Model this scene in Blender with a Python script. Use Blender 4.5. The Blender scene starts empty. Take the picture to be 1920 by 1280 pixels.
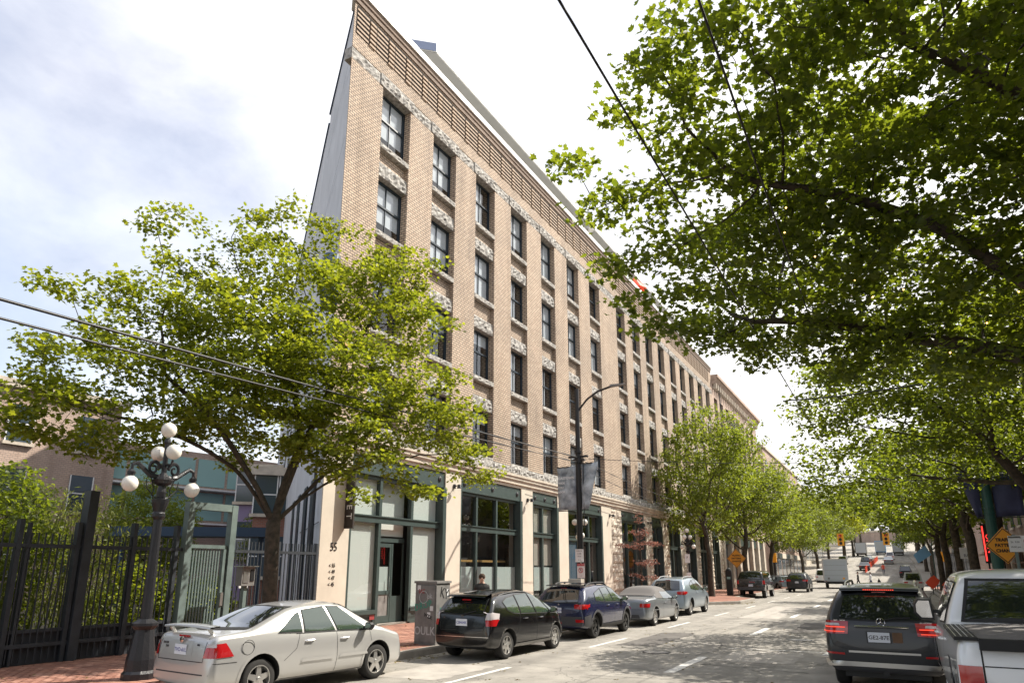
import bpy, bmesh, math, random, numpy as np
from mathutils import Vector, Matrix, noise
from mathutils.bvhtree import BVHTree
random.seed(7); np.random.seed(7)
S = bpy.context.scene; COL = S.collection
R = math.radians
# ---------------------------------------------------------------- camera
cd = bpy.data.cameras.new('camera'); cam = bpy.data.objects.new('camera', cd); COL.objects.link(cam)
cd.sensor_width = 36; cd.lens = 23.66; cd.shift_y = .0609; cd.clip_start = .1; cd.clip_end = 5000
cam.location = (0, 0, 2.0); cam.rotation_euler = (R(90+13.844), 0, R(29.119)); S.camera = cam
# ---------------------------------------------------------------- sun direction and sky
SD = Vector((.70, .86, 1.18)).normalized()
SEL = math.asin(SD.z); SAZ = math.atan2(SD.x, SD.y)
W = bpy.data.worlds.new('World'); S.world = W; W.use_nodes = True
nt = W.node_tree; nt.nodes.clear()
SKX = .35
def N(nt, t, **k):
    n = nt.nodes.new(t)
    for a, b in k.items():
        if a[0] == 'i' and a[1:].isdigit(): n.inputs[int(a[1:])].default_value = b
        else: setattr(n, a, b)
    return n
sky = N(nt, 'ShaderNodeTexSky', sky_type='NISHITA', sun_disc=False, sun_elevation=SEL, sun_rotation=SAZ, air_density=1.2, dust_density=1.0)
tc = N(nt, 'ShaderNodeTexCoord'); mp = N(nt, 'ShaderNodeMapping'); mp.inputs['Scale'].default_value = (1, 1, 1.8); mp.inputs['Location'].default_value = (SKX, .1, .2)
n1 = N(nt, 'ShaderNodeTexNoise'); n1.inputs['Scale'].default_value = 1.5; n1.inputs['Detail'].default_value = 8; n1.inputs['Roughness'].default_value = .5; n1.inputs['Distortion'].default_value = .2
vd = N(nt, 'ShaderNodeVectorMath', operation='DOT_PRODUCT'); vd.inputs[1].default_value = (.78, .62, -.05)      # the bank of cloud is thickest towards the sun
ma = N(nt, 'ShaderNodeMath', operation='MULTIPLY_ADD'); ma.inputs[1].default_value = .16
rp = N(nt, 'ShaderNodeValToRGB'); rp.color_ramp.elements[0].position = .34; rp.color_ramp.elements[1].position = .60; rp.color_ramp.elements[0].color = (.50, .50, .50, 1)
n2 = N(nt, 'ShaderNodeTexNoise'); n2.inputs['Scale'].default_value = 2.2; n2.inputs['Detail'].default_value = 9; n2.inputs['Roughness'].default_value = .55; n2.inputs['Distortion'].default_value = .3
ma2 = N(nt, 'ShaderNodeMath', operation='MULTIPLY_ADD'); ma2.inputs[1].default_value = .14
rp2 = N(nt, 'ShaderNodeValToRGB'); rp2.color_ramp.elements[0].position = .36; rp2.color_ramp.elements[0].color = (3.9, 4.0, 4.6, 1); rp2.color_ramp.elements[1].position = .60; rp2.color_ramp.elements[1].color = (7.4, 7.3, 7.2, 1)
mx = N(nt, 'ShaderNodeMix', data_type='RGBA'); bg = N(nt, 'ShaderNodeBackground'); bg.inputs[1].default_value = .12
ow = N(nt, 'ShaderNodeOutputWorld')
L = nt.links.new
L(tc.outputs['Generated'], mp.inputs[0]); L(mp.outputs[0], n1.inputs[0]); L(mp.outputs[0], n2.inputs[0]); L(tc.outputs['Generated'], vd.inputs[0])
L(vd.outputs['Value'], ma.inputs[0]); L(n1.outputs[0], ma.inputs[2]); L(ma.outputs[0], rp.inputs[0]); L(vd.outputs['Value'], ma2.inputs[0]); L(n2.outputs[0], ma2.inputs[2]); L(ma2.outputs[0], rp2.inputs[0]); L(rp.outputs[0], mx.inputs[0])
L(sky.outputs[0], mx.inputs[6]); L(rp2.outputs[0], mx.inputs[7]); L(mx.outputs[2], bg.inputs[0]); L(bg.outputs[0], ow.inputs[0])
sd = bpy.data.lights.new('sun', 'SUN'); sd.energy = 4.6; sd.angle = R(.5); sd.color = (1, .93, .82)
sun = bpy.data.objects.new('sun', sd); COL.objects.link(sun); sun.rotation_euler = SD.to_track_quat('Z', 'Y').to_euler()
S.view_settings.view_transform = 'Standard'; S.view_settings.look = 'None'; S.view_settings.gamma = 1; S.view_settings.exposure = .84
S.view_settings.use_curve_mapping = False
S.cycles.max_bounces = 7; S.cycles.transparent_max_bounces = 12

# ---------------------------------------------------------------- materials
M = {}
def mat(name, col, rough=.7, metal=0, coat=0, spec=.5, bump=0, bs=20, var=0, vs=3, emit=None, es=0, col2=None):
    m = bpy.data.materials.new(name); m.use_nodes = True; t = m.node_tree; b = t.nodes['Principled BSDF']
    b.inputs['Base Color'].default_value = (*col, 1); b.inputs['Roughness'].default_value = rough; b.inputs['Metallic'].default_value = metal
    b.inputs['Coat Weight'].default_value = coat; b.inputs['Coat Roughness'].default_value = .04; b.inputs['Specular IOR Level'].default_value = spec
    if emit: b.inputs['Emission Color'].default_value = (*emit, 1); b.inputs['Emission Strength'].default_value = es
    tcn = None
    if var or bump: tcn = N(t, 'ShaderNodeTexCoord')
    if var:
        nn = N(t, 'ShaderNodeTexNoise'); nn.inputs['Scale'].default_value = vs; nn.inputs['Detail'].default_value = 6; nn.inputs['Roughness'].default_value = .6
        t.links.new(tcn.outputs['Object'], nn.inputs[0]); r = N(t, 'ShaderNodeValToRGB'); r.color_ramp.elements[0].position = .32; r.color_ramp.elements[1].position = .68
        c2 = col2 or tuple(c*(1-var) for c in col); r.color_ramp.elements[0].color = (*c2, 1); r.color_ramp.elements[1].color = (*(min(1, c*(1+var*.35)) for c in col), 1)
        t.links.new(nn.outputs[0], r.inputs[0]); t.links.new(r.outputs[0], b.inputs['Base Color'])
    if bump:
        nb = N(t, 'ShaderNodeTexNoise'); nb.inputs['Scale'].default_value = bs; nb.inputs['Detail'].default_value = 5
        t.links.new(tcn.outputs['Object'], nb.inputs[0]); bb = N(t, 'ShaderNodeBump'); bb.inputs['Strength'].default_value = bump; bb.inputs['Distance'].default_value = .02
        t.links.new(nb.outputs[0], bb.inputs['Height']); t.links.new(bb.outputs[0], b.inputs['Normal'])
    M[name] = m; return m
def brickmat(name, c1, c2, mortar, bw=.21, bh=.075, ms=.012, scale=1, stain=.2):
    m = bpy.data.materials.new(name); m.use_nodes = True; t = m.node_tree; b = t.nodes['Principled BSDF']; b.inputs['Roughness'].default_value = .85
    tcn = N(t, 'ShaderNodeTexCoord'); sx = N(t, 'ShaderNodeSeparateXYZ'); ad = N(t, 'ShaderNodeMath', operation='ADD'); cx = N(t, 'ShaderNodeCombineXYZ')
    t.links.new(tcn.outputs['Object'], sx.inputs[0]); t.links.new(sx.outputs[0], ad.inputs[0]); t.links.new(sx.outputs[1], ad.inputs[1]); t.links.new(ad.outputs[0], cx.inputs[0]); t.links.new(sx.outputs[2], cx.inputs[1])
    br = N(t, 'ShaderNodeTexBrick'); br.inputs['Scale'].default_value = 1; br.inputs['Brick Width'].default_value = bw; br.inputs['Row Height'].default_value = bh; br.inputs['Mortar Size'].default_value = ms; br.inputs['Mortar Smooth'].default_value = .2
    br.inputs['Color1'].default_value = (*c1, 1); br.inputs['Color2'].default_value = (*c2, 1); br.inputs['Mortar'].default_value = (*mortar, 1); br.inputs['Bias'].default_value = -.1
    t.links.new(cx.outputs[0], br.inputs['Vector'])
    nn = N(t, 'ShaderNodeTexNoise'); nn.inputs['Scale'].default_value = .45; nn.inputs['Detail'].default_value = 8; nn.inputs['Roughness'].default_value = .62; t.links.new(tcn.outputs['Object'], nn.inputs[0])
    rr = N(t, 'ShaderNodeValToRGB'); rr.color_ramp.elements[0].position = .3; rr.color_ramp.elements[1].position = .6; rr.color_ramp.elements[0].color = (1-stain,)*3+(1,); rr.color_ramp.elements[1].color = (1.05, 1.03, 1, 1)
    mm = N(t, 'ShaderNodeMix', data_type='RGBA', blend_type='MULTIPLY'); mm.inputs[0].default_value = 1
    t.links.new(nn.outputs[0], rr.inputs[0]); t.links.new(br.outputs[0], mm.inputs[6]); t.links.new(rr.outputs[0], mm.inputs[7]); m3_ = N(t, 'ShaderNodeMapping'); m3_.inputs['Scale'].default_value = (1.6, 1.6, .12); t.links.new(tcn.outputs['Object'], m3_.inputs[0]); n4 = N(t, 'ShaderNodeTexNoise'); n4.inputs['Scale'].default_value = 1.1; n4.inputs['Detail'].default_value = 6; t.links.new(m3_.outputs[0], n4.inputs[0])
    r4 = N(t, 'ShaderNodeValToRGB'); r4.color_ramp.elements[0].position = .34; r4.color_ramp.elements[0].color = (1-stain*.8, 1-stain*.85, 1-stain*.9, 1); r4.color_ramp.elements[1].position = .52; t.links.new(n4.outputs[0], r4.inputs[0])
    m4 = N(t, 'ShaderNodeMix', data_type='RGBA', blend_type='MULTIPLY'); m4.inputs[0].default_value = 1; t.links.new(mm.outputs[2], m4.inputs[6]); t.links.new(r4.outputs[0], m4.inputs[7]); t.links.new(m4.outputs[2], b.inputs['Base Color'])
    bb = N(t, 'ShaderNodeBump'); bb.inputs['Strength'].default_value = .8; bb.inputs['Distance'].default_value = .012; bb.invert = True
    t.links.new(br.outputs['Fac'], bb.inputs['Height']); t.links.new(bb.outputs[0], b.inputs['Normal'])
    M[name] = m; return m
brickmat('tan_brick', (.57, .45, .34), (.45, .34, .25), (.14, .115, .10), .23, .092, .016, stain=.22)
brickmat('brown_brick', (.27, .20, .155), (.21, .155, .12), (.2, .15, .12))
brickmat('pale_brick', (.52, .39, .32), (.45, .33, .27), (.33, .27, .23), .24, .1, .014)
brickmat('red_brick', (.30, .12, .08), (.24, .09, .06), (.25, .18, .15))
brickmat('paver', (.36, .17, .12), (.27, .12, .085), (.2, .14, .11), .2, .1, .008, stain=.4)
mat('granite', (.44, .42, .385), .9, bump=1, bs=9, var=.6, vs=7, col2=(.15, .14, .13))
mat('cream', (.60, .54, .45), .75, var=.12, vs=1.2, bump=.15, bs=30)
mat('cream_stone', (.56, .49, .40), .8, var=.3, vs=2, bump=.4, bs=12)
mat('grey_stucco', (.58, .59, .61), .85, var=.15, vs=.7)
mat('dark_green', (.055, .078, .074), .35, var=.15, vs=4)
mat('window_frame', (.018, .03, .042), .35)
mat('soffit', (.45, .45, .435), .7, var=.1, vs=1)
mat('white_metal', (.78, .78, .76), .4, var=.08, vs=1)
mat('blue_metal', (.24, .29, .42), .4)
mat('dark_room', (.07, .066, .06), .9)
mat('blind', (.72, .74, .77), .8)
mat('curtain', (.45, .40, .34), .9)
mat('frost', (.62, .70, .66), .35)
mat('black', (.012, .012, .013), .45)
mat('iron', (.014, .014, .017), .38, bump=.3, bs=30)
mat('fence_metal', (.035, .042, .052), .5, var=.35, vs=4)
mat('green_metal', (.15, .20, .19), .5, var=.3, vs=3)
mat('mast_green', (.015, .07, .055), .4, var=.2)
mat('asphalt', (.36, .335, .295), .88, bump=.5, bs=60, var=.3, vs=1.3)
mat('concrete', (.33, .30, .26), .9, bump=.4, bs=30, var=.3, vs=2)
mat('road_paint', (.72, .70, .66), .6, var=.35, vs=9)
mat('tar', (.03, .03, .03), .6)
mat('ground', (.12, .10, .07), .95, var=.4, vs=.3)
mat('bark', (.085, .065, .048), .92, bump=1, bs=14, var=.5, vs=7, col2=(.03, .028, .02))
mat('globe', (.82, .78, .70), .4, var=.12, vs=14)
mat('tyre', (.022, .021, .02), .85)
mat('rubber', (.02, .02, .02), .7)
mat('alloy', (.55, .54, .52), .3, metal=.85)
mat('dark_alloy', (.05, .05, .05), .3, metal=.7)
mat('chrome', (.75, .75, .76), .12, metal=1)
mat('car_glass', (.012, .016, .016), .03, spec=.9, coat=1)
mat('green_glass', (.035, .055, .042), .03, spec=.9, coat=1)
mat('red_lens', (.42, .01, .012), .12, coat=1)
mat('clear_lens', (.55, .5, .5), .12, coat=1)
mat('amber_lens', (.8, .3, .02), .15, coat=1)
mat('red_lit', (.6, .02, .02), .3, emit=(1, .08, .03), es=.6)
mat('plate_white', (.72, .74, .80), .4)
mat('plate_blue', (.08, .1, .32), .4)
mat('orange_sign', (.80, .33, .03), .5)
mat('red_orange', (.75, .07, .02), .6)
mat('sign_white', (.72, .72, .72), .4)
mat('sign_red', (.45, .03, .04), .4)
mat('yellow_box', (.80, .36, .02), .5)
mat('navy_banner', (.05, .055, .11), .7, var=.3, vs=1.5)
mat('grey_banner', (.46, .52, .57), .6, var=.6, vs=2.5, col2=(.12, .15, .18), bump=.5, bs=4)
mat('lettering', (.75, .77, .78), .6)
mat('teal_glass', (.26, .42, .40), .15)
mat('purple', (.26, .21, .34), .7)
mat('navy_metal', (.03, .06, .12), .5)
mat('wood', (.16, .09, .05), .8, var=.4)
mat('util_grey', (.22, .21, .20), .55, var=.3, vs=5)
mat('silver_paint', (.54, .535, .52), .3, metal=.5, coat=.8)
mat('black_paint', (.006, .006, .007), .16, coat=.7)
mat('navy_paint', (.010, .014, .05), .25, coat=1)
mat('grey_paint', (.25, .27, .29), .3, metal=.5, coat=.7)
mat('bluegrey_paint', (.28, .34, .39), .3, metal=.45, coat=.7)
mat('dark_grey_paint', (.012, .014, .018), .35, coat=.45)
mat('white_paint', (.70, .71, .73), .3, coat=.6)
mat('pearl_paint', (.80, .81, .82), .3, coat=.8, metal=.1)
mat('truck_box', (.50, .53, .56), .6)
mat('cladding', (.05, .05, .055), .6)
mat('soft_top', (.15, .14, .135), .9)
mat('skin', (.55, .34, .25), .6)
mat('jacket', (.03, .028, .027), .9)
mat('hair', (.06, .035, .02), .9)
mat('denim', (.04, .05, .09), .9)
mat('lit_bulb', (1, .6, .2), .3, emit=(1, .55, .15), es=4)
mat('graffiti_green', (.04, .28, .2), .5); mat('graffiti_white', (.5, .5, .5), .5); mat('graffiti_black', (.02, .02, .02), .5); mat('graffiti_red', (.3, .05, .05), .5)
mat('gold', (.55, .33, .12), .4)
mat('neon', (.8, .05, .05), .4, emit=(1, .05, .04), es=1.0)
def glassmat(name, tint, fac=.42):
    m = bpy.data.materials.new(name); m.use_nodes = True; t = m.node_tree; t.nodes.clear()
    o = N(t, 'ShaderNodeOutputMaterial'); tr = N(t, 'ShaderNodeBsdfTransparent'); tr.inputs[0].default_value = (*tint, 1); g = N(t, 'ShaderNodeBsdfGlossy'); g.inputs[1].default_value = .01
    fr = N(t, 'ShaderNodeLayerWeight'); fr.inputs[0].default_value = .5; pw = N(t, 'ShaderNodeMath', operation='POWER'); pw.inputs[1].default_value = 3.2; sc = N(t, 'ShaderNodeMath', operation='MULTIPLY_ADD'); sc.inputs[1].default_value = .85; sc.inputs[2].default_value = .09
    t.links.new(fr.outputs['Facing'], pw.inputs[0]); t.links.new(pw.outputs[0], sc.inputs[0]); mm = N(t, 'ShaderNodeMixShader')
    t.links.new(sc.outputs[0], mm.inputs[0]); t.links.new(tr.outputs[0], mm.inputs[1]); t.links.new(g.outputs[0], mm.inputs[2]); t.links.new(mm.outputs[0], o.inputs[0]); M[name] = m
glassmat('pane_glass', (.80, .83, .84))
def leafmat(name, c1, c2, tr, trf=.5):
    m = bpy.data.materials.new(name); m.use_nodes = True; t = m.node_tree; t.nodes.clear()
    o = N(t, 'ShaderNodeOutputMaterial'); ge = N(t, 'ShaderNodeNewGeometry'); r = N(t, 'ShaderNodeValToRGB'); r.color_ramp.elements[0].color = (*c1, 1); r.color_ramp.elements[1].color = (*c2, 1)
    t.links.new(ge.outputs['Random Per Island'], r.inputs[0])
    d = N(t, 'ShaderNodeBsdfPrincipled'); d.inputs['Roughness'].default_value = .45; d.inputs['Specular IOR Level'].default_value = .35; t.links.new(r.outputs[0], d.inputs['Base Color'])
    tl = N(t, 'ShaderNodeBsdfTranslucent'); mc = N(t, 'ShaderNodeMix', data_type='RGBA', blend_type='MULTIPLY'); mc.inputs[0].default_value = 1; mc.inputs[7].default_value = (*tr, 1); t.links.new(r.outputs[0], mc.inputs[6]); t.links.new(mc.outputs[2], tl.inputs[0])
    ms = N(t, 'ShaderNodeMixShader'); ms.inputs[0].default_value = trf
    t.links.new(d.outputs[0], ms.inputs[1]); t.links.new(tl.outputs[0], ms.inputs[2]); t.links.new(ms.outputs[0], o.inputs[0]); M[name] = m
leafmat('leaf_left', (.085, .12, .016), (.185, .215, .03), (2.6, 2.35, .9), .5)
leafmat('leaf_right', (.058, .085, .015), (.12, .15, .025), (2.8, 2.6, .85), .52)
leafmat('leaf_row', (.09, .12, .02), (.15, .18, .032), (2.4, 2.3, 1.0), .5)
leafmat('leaf_red', (.17, .085, .07), (.24, .13, .10), (1.6, 1.3, 1.2), .4)
leafmat('leaf_bamboo', (.10, .13, .03), (.20, .21, .06), (2, 2, .9), .4)
leafmat('leaf_yellow', (.20, .24, .03), (.30, .32, .05), (2, 1.9, .8), .45)

# ---------------------------------------------------------------- mesh builders
class MB:
    def __init__(s): s.v = []; s.f = []; s.m = []; s.cur = 0
    def add(s, vs, fs):
        o = len(s.v); s.v += [tuple(p) for p in vs]
        for f in fs: s.f.append([i+o for i in f]); s.m.append(s.cur)
        return s
    def box(s, x0, x1, y0, y1, z0, z1):
        return s.add([(x0, y0, z0), (x1, y0, z0), (x1, y1, z0), (x0, y1, z0), (x0, y0, z1), (x1, y0, z1), (x1, y1, z1), (x0, y1, z1)],
                     [(0, 3, 2, 1), (4, 5, 6, 7), (0, 1, 5, 4), (1, 2, 6, 5), (2, 3, 7, 6), (3, 0, 4, 7)])
    def quad(s, a, b, c, d): return s.add([a, b, c, d], [(0, 1, 2, 3)])
    def tube(s, pts, rad, n=6, cap=True):
        pts = [Vector(p) for p in pts]; k = len(pts)
        if not hasattr(rad, '__len__'): rad = [rad]*k
        vs = []; up = None
        for i in range(k):
            d = (pts[min(i+1, k-1)]-pts[max(i-1, 0)])
            d = d.normalized() if d.length > 1e-9 else Vector((0, 0, 1))
            if up is None:
                up = Vector((0, 0, 1)) if abs(d.z) < .9 else Vector((0, 1, 0))
            a = d.cross(up)
            if a.length < 1e-4: a = d.orthogonal()
            a.normalize(); b = a.cross(d); up = b
            for j in range(n):
                t = 2*math.pi*j/n; vs.append(pts[i]+(a*math.cos(t)+b*math.sin(t))*rad[i])
        fs = [(i*n+j, i*n+(j+1) % n, (i+1)*n+(j+1) % n, (i+1)*n+j) for i in range(k-1) for j in range(n)]
        if cap: fs += [tuple(range(n))[::-1], tuple((k-1)*n+j for j in range(n))]
        return s.add(vs, fs)
    def lathe(s, prof, n=14, o=(0, 0, 0), ax='z', cap=True):
        vs = []
        for r, h in prof:
            for j in range(n):
                t = 2*math.pi*j/n; a, b = r*math.cos(t), r*math.sin(t)
                vs.append((o[0]+a, o[1]+b, o[2]+h) if ax == 'z' else ((o[0]+h, o[1]+a, o[2]+b) if ax == 'x' else (o[0]+b, o[1]+h, o[2]+a)))
        k = len(prof); fs = [(i*n+j, i*n+(j+1) % n, (i+1)*n+(j+1) % n, (i+1)*n+j) for i in range(k-1) for j in range(n)]
        if cap: fs += [tuple(range(n))[::-1], tuple((k-1)*n+j for j in range(n))]
        return s.add(vs, fs)
    def ball(s, o, r, n=12):
        return s.lathe([(max(.001, r*math.sin(math.pi*i/(n//2+1))), -r*math.cos(math.pi*i/(n//2+1))) for i in range(0, n//2+2)], n, o)
    def prism(s, poly, z0, z1):
        n = len(poly); vs = [(x, y, z0) for x, y in poly]+[(x, y, z1) for x, y in poly]
        return s.add(vs, [tuple(range(n))[::-1], tuple(range(n, 2*n))]+[(i, (i+1) % n, n+(i+1) % n, n+i) for i in range(n)])
    def xprism(s, poly, x0, x1):   # polygon in (y,z) extruded along x
        n = len(poly); vs = [(x0, y, z) for y, z in poly]+[(x1, y, z) for y, z in poly]
        return s.add(vs, [tuple(range(n)), tuple(range(n, 2*n))[::-1]]+[(i, n+i, n+(i+1) % n, (i+1) % n) for i in range(n)])
    def yprism(s, poly, y0, y1):   # polygon in (x,z) extruded along y
        n = len(poly); vs = [(x, y0, z) for x, z in poly]+[(x, y1, z) for x, z in poly]
        return s.add(vs, [tuple(range(n)), tuple(range(n, 2*n))[::-1]]+[(i, n+i, n+(i+1) % n, (i+1) % n) for i in range(n)])
    def grid(s, P):
        r, c = len(P), len(P[0])
        return s.add([p for row in P for p in row], [(i*c+j, i*c+j+1, (i+1)*c+j+1, (i+1)*c+j) for i in range(r-1) for j in range(c-1)])
    def mesh(s, name, mats, smooth=False):
        me = bpy.data.meshes.new(name); me.from_pydata(s.v, [], s.f)
        for m in (mats if isinstance(mats, (list, tuple)) else [mats]): me.materials.append(M[m] if isinstance(m, str) else m)
        if any(s.m): me.polygons.foreach_set('material_index', s.m)
        if smooth: me.polygons.foreach_set('use_smooth', [True]*len(me.polygons))
        me.update(); return me
    def build(s, name, mats, parent=None, smooth=False, kind=None, loc=None, label=None):
        return link(name, s.mesh(name, mats, smooth), parent, loc, kind, label)
# the street was surveyed on a skewed paper plan; this turns plan units into metres
def m3(x, y, z=0): return Vector((1.0623*x, .9688*y+.1313*x, 1.111*z))
KX, KY, KZ = 1.0623, .9688, 1.111
PLAN = {}
def link(name, me, parent=None, loc=None, kind=None, label=None, rot=None):
    o = bpy.data.objects.new(name, me); COL.objects.link(o)
    if parent is not None:
        o.parent = parent
        if loc is None and parent.name in PLAN: loc = -PLAN[parent.name]
    if loc is not None: o.location = loc
    if rot is not None: o.rotation_euler = rot
    if kind: o['kind'] = kind
    if label: o['label'] = label
    return o
def tag(o, label, cat, group=None, kind=None):
    o['label'] = label; o['category'] = cat
    if group: o['group'] = group
    if kind: o['kind'] = kind
    return o
def thing(name, label, cat, loc=(0, 0, 0), rz=0, group=None, world=False, raw=False):
    o = bpy.data.objects.new(name, None); COL.objects.link(o); o.location = loc if raw else m3(*loc)
    if world: PLAN[o.name] = Vector(loc); o.scale = (KX, KY, KZ)
    elif not raw and cat not in ('car', 'person', 'truck', 'tree', 'hedge', 'shrub'): o.scale = (KX, 1, KZ)
    elif cat == 'tree': o.scale = (1.04, 1.0, KZ)
    if raw: o.scale = (1, 1, 1)
    o.rotation_euler = (0, 0, rz)
    # o.rotation_euler = (0, 0, rz); o.empty_display_size = .3
    tag(o, label, cat, group)
    return o
def struct(name, mb, mats, smooth=False):
    mb.v = [tuple(m3(*p)) for p in mb.v]; return mb.build(name, mats, None, smooth, 'structure')
KIDS = {}
def copytree(o, loc=None, rz=None, label=None, parent=None, scale=None):
    c = o.copy(); COL.objects.link(c)
    if parent is not None: c.parent = parent
    if loc is not None: c.location = loc
    if rz is not None: c.rotation_euler[2] = rz
    if scale is not None: c.scale = scale if hasattr(scale, '__len__') else (scale,)*3
    if label: c['label'] = label
    for ch in o.children: copytree(ch, parent=c)
    return c
def text(s, size, matname, M4, name='lettering', parent=None, ext=.004, align='CENTER', bold=0):
    cu = bpy.data.curves.new(name, 'FONT'); cu.body = s; cu.size = size; cu.extrude = ext; cu.align_x = align; cu.align_y = 'CENTER'; cu.offset = bold; cu.resolution_u = 2
    t = bpy.data.objects.new(name, cu); COL.objects.link(t); dg = bpy.context.evaluated_depsgraph_get(); me = bpy.data.meshes.new_from_object(t.evaluated_get(dg)); bpy.data.objects.remove(t)
    me.materials.clear(); me.materials.append(M[matname]); me.transform(M4); me.name = name
    return link(name, me, parent)
def frame(o, right, up):   # matrix whose x runs along `right` and y along `up`
    r = Vector(right).normalized(); u = Vector(up).normalized(); n = r.cross(u); m = Matrix((r, u, n)).transposed().to_4x4(); m.translation = Vector(o); return m
def gz(y): return max(0, (y-112)*.052)
# ================================================================ SETTING
F = -14.44          # plane of the long facade
KL, KR = -9.95, 2.75   # kerb lines
ys = [-60, -20, 0, 20, 40, 60, 80, 95, 104, 112, 130, 160, 200, 260, 340, 420]
m = MB(); m.grid([[(x, y, gz(y)-.02) for x in (-600, -60, 60, 600)] for y in [-600]+ys+[900]]); struct('ground', m, 'ground')
m = MB()
m.grid([[(x, y, gz(y)) for x in (KL-.2, -4, KR+.2)] for y in ys]); struct('road', m, 'asphalt')
m = MB(); m.quad((-90, 93, .004), (KL-.2, 93, .004), (KL-.2, 107, .004), (-90, 107, .004)); m.quad((KR+.2, 93, .004), (60, 93, .004), (60, 107, .004), (KR+.2, 107, .004)); struct('cross_road', m, 'asphalt')
# asphalt texture: patches, cracks
t = M['asphalt'].node_tree; b = t.nodes['Principled BSDF']
tcn = N(t, 'ShaderNodeTexCoord')
src = b.inputs['Base Color'].links[0].from_socket
def mul(a, bsock, fac=1):
    q = N(t, 'ShaderNodeMix', data_type='RGBA', blend_type='MULTIPLY'); q.inputs[0].default_value = fac; t.links.new(a, q.inputs[6]); t.links.new(bsock, q.inputs[7]); return q.outputs[2]
n_ = N(t, 'ShaderNodeTexNoise'); n_.inputs['Scale'].default_value = 90; n_.inputs['Detail'].default_value = 3; t.links.new(tcn.outputs['Object'], n_.inputs[0])
r_ = N(t, 'ShaderNodeValToRGB'); r_.color_ramp.elements[0].position = .35; r_.color_ramp.elements[0].color = (.62, .62, .62, 1); r_.color_ramp.elements[1].position = .65; r_.color_ramp.elements[1].color = (1.2, 1.2, 1.2, 1); t.links.new(n_.outputs[0], r_.inputs[0])
src = mul(src, r_.outputs[0])
mpx = N(t, 'ShaderNodeMapping'); mpx.inputs['Scale'].default_value = (1.2, .12, 1); t.links.new(tcn.outputs['Object'], mpx.inputs[0])
n_ = N(t, 'ShaderNodeTexNoise'); n_.inputs['Scale'].default_value = 1; n_.inputs['Detail'].default_value = 5; t.links.new(mpx.outputs[0], n_.inputs[0])
r_ = N(t, 'ShaderNodeValToRGB'); r_.color_ramp.elements[0].position = .35; r_.color_ramp.elements[0].color = (.72, .72, .72, 1); r_.color_ramp.elements[1].position = .6; t.links.new(n_.outputs[0], r_.inputs[0])
src = mul(src, r_.outputs[0])
v_ = N(t, 'ShaderNodeTexVoronoi', feature='DISTANCE_TO_EDGE'); v_.inputs['Scale'].default_value = .42
nd = N(t, 'ShaderNodeTexNoise'); nd.inputs['Scale'].default_value = 2.5; nd.inputs['Detail'].default_value = 5; t.links.new(tcn.outputs['Object'], nd.inputs[0])
va = N(t, 'ShaderNodeVectorMath', operation='MULTIPLY_ADD'); va.inputs[1].default_value = (.9, .9, .9); t.links.new(nd.outputs[1], va.inputs[0]); t.links.new(tcn.outputs['Object'], va.inputs[2]); t.links.new(va.outputs[0], v_.inputs[0])
r_ = N(t, 'ShaderNodeValToRGB'); r_.color_ramp.elements[0].position = .002; r_.color_ramp.elements[0].color = (.3, .3, .3, 1); r_.color_ramp.elements[1].position = .009; t.links.new(v_.outputs[0], r_.inputs[0])
src = mul(src, r_.outputs[0], .8)
t.links.new(src, b.inputs['Base Color'])
# sidewalks (left one with the bulb round the second street tree)
def bulb(y): 
    b_ = -9.6 if y > 14.6 else -10.15 if y < 12.8 else -10.15+.55*(y-12.8)/1.8
    if 44 < y < 54: return b_+1.5*min(1, (y-44)/2.5, (54-y)/2.5)
    return b_
yl = [-40, -5, 0, 5, 8, 10, 12, 12.8, 13.4, 14, 14.6, 16, 18, 20, 24, 30, 36, 40, 44, 45, 46.5, 50, 51.5, 53, 54, 60, 70, 80, 86, 90, 92.8]
m = MB(); m.grid([[(F-.3, y, .15), (-12.5, y, .15), (bulb(y)-.15, y, .15)] for y in yl]); struct('left_sidewalk', m, 'paver')
m = MB()
for a, c in zip(yl, yl[1:]):
    xa, xc = bulb(a), bulb(c); z = .155
    m.add([(xa-.15, a, z), (xa-.01, a, z), (xc-.01, c, z), (xc-.15, c, z), (xa+.015, a, -.02), (xc+.015, c, -.02), (xa+.008, a, z-.03), (xc+.008, c, z-.03)], [(0, 1, 2, 3), (1, 6, 7, 2), (6, 4, 5, 7)])
struct('left_kerb', m, 'concrete')
m = MB(); m.box(KR+.15, 9.2, -40, 92.8, -.02, .15); struct('right_sidewalk', m, 'paver')
m = MB(); m.box(KR, KR+.149, -40, 92.8, -.02, .155); struct('right_kerb', m, 'concrete')
m = MB()
for x0, x1 in ((-16, KL), (KR, 8)):
    yy = [107, 112, 130, 160, 200, 260, 340]
    m.grid([[(x0, y, gz(y)+.13), (x1, y, gz(y)+.13)] for y in yy]); xk = x1 if x0 < -5 else x0
    m.grid([[(xk, y, gz(y)-.02), (xk, y, gz(y)+.13)] for y in yy])
struct('far_sidewalks', m, 'concrete')
# garden strip behind the fence
m = MB(); m.box(-45, F-.31, -20, 60, -.02, .1); struct('garden_soil', m, 'ground')
# parking strip apron beside kerb, darker seam
m = MB(); m.grid([[(bulb(y)+.02, y, .004), (bulb(y)+.4, y, .004)] for y in yl if y < 43]); struct('gutter', m, 'concrete')
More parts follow.
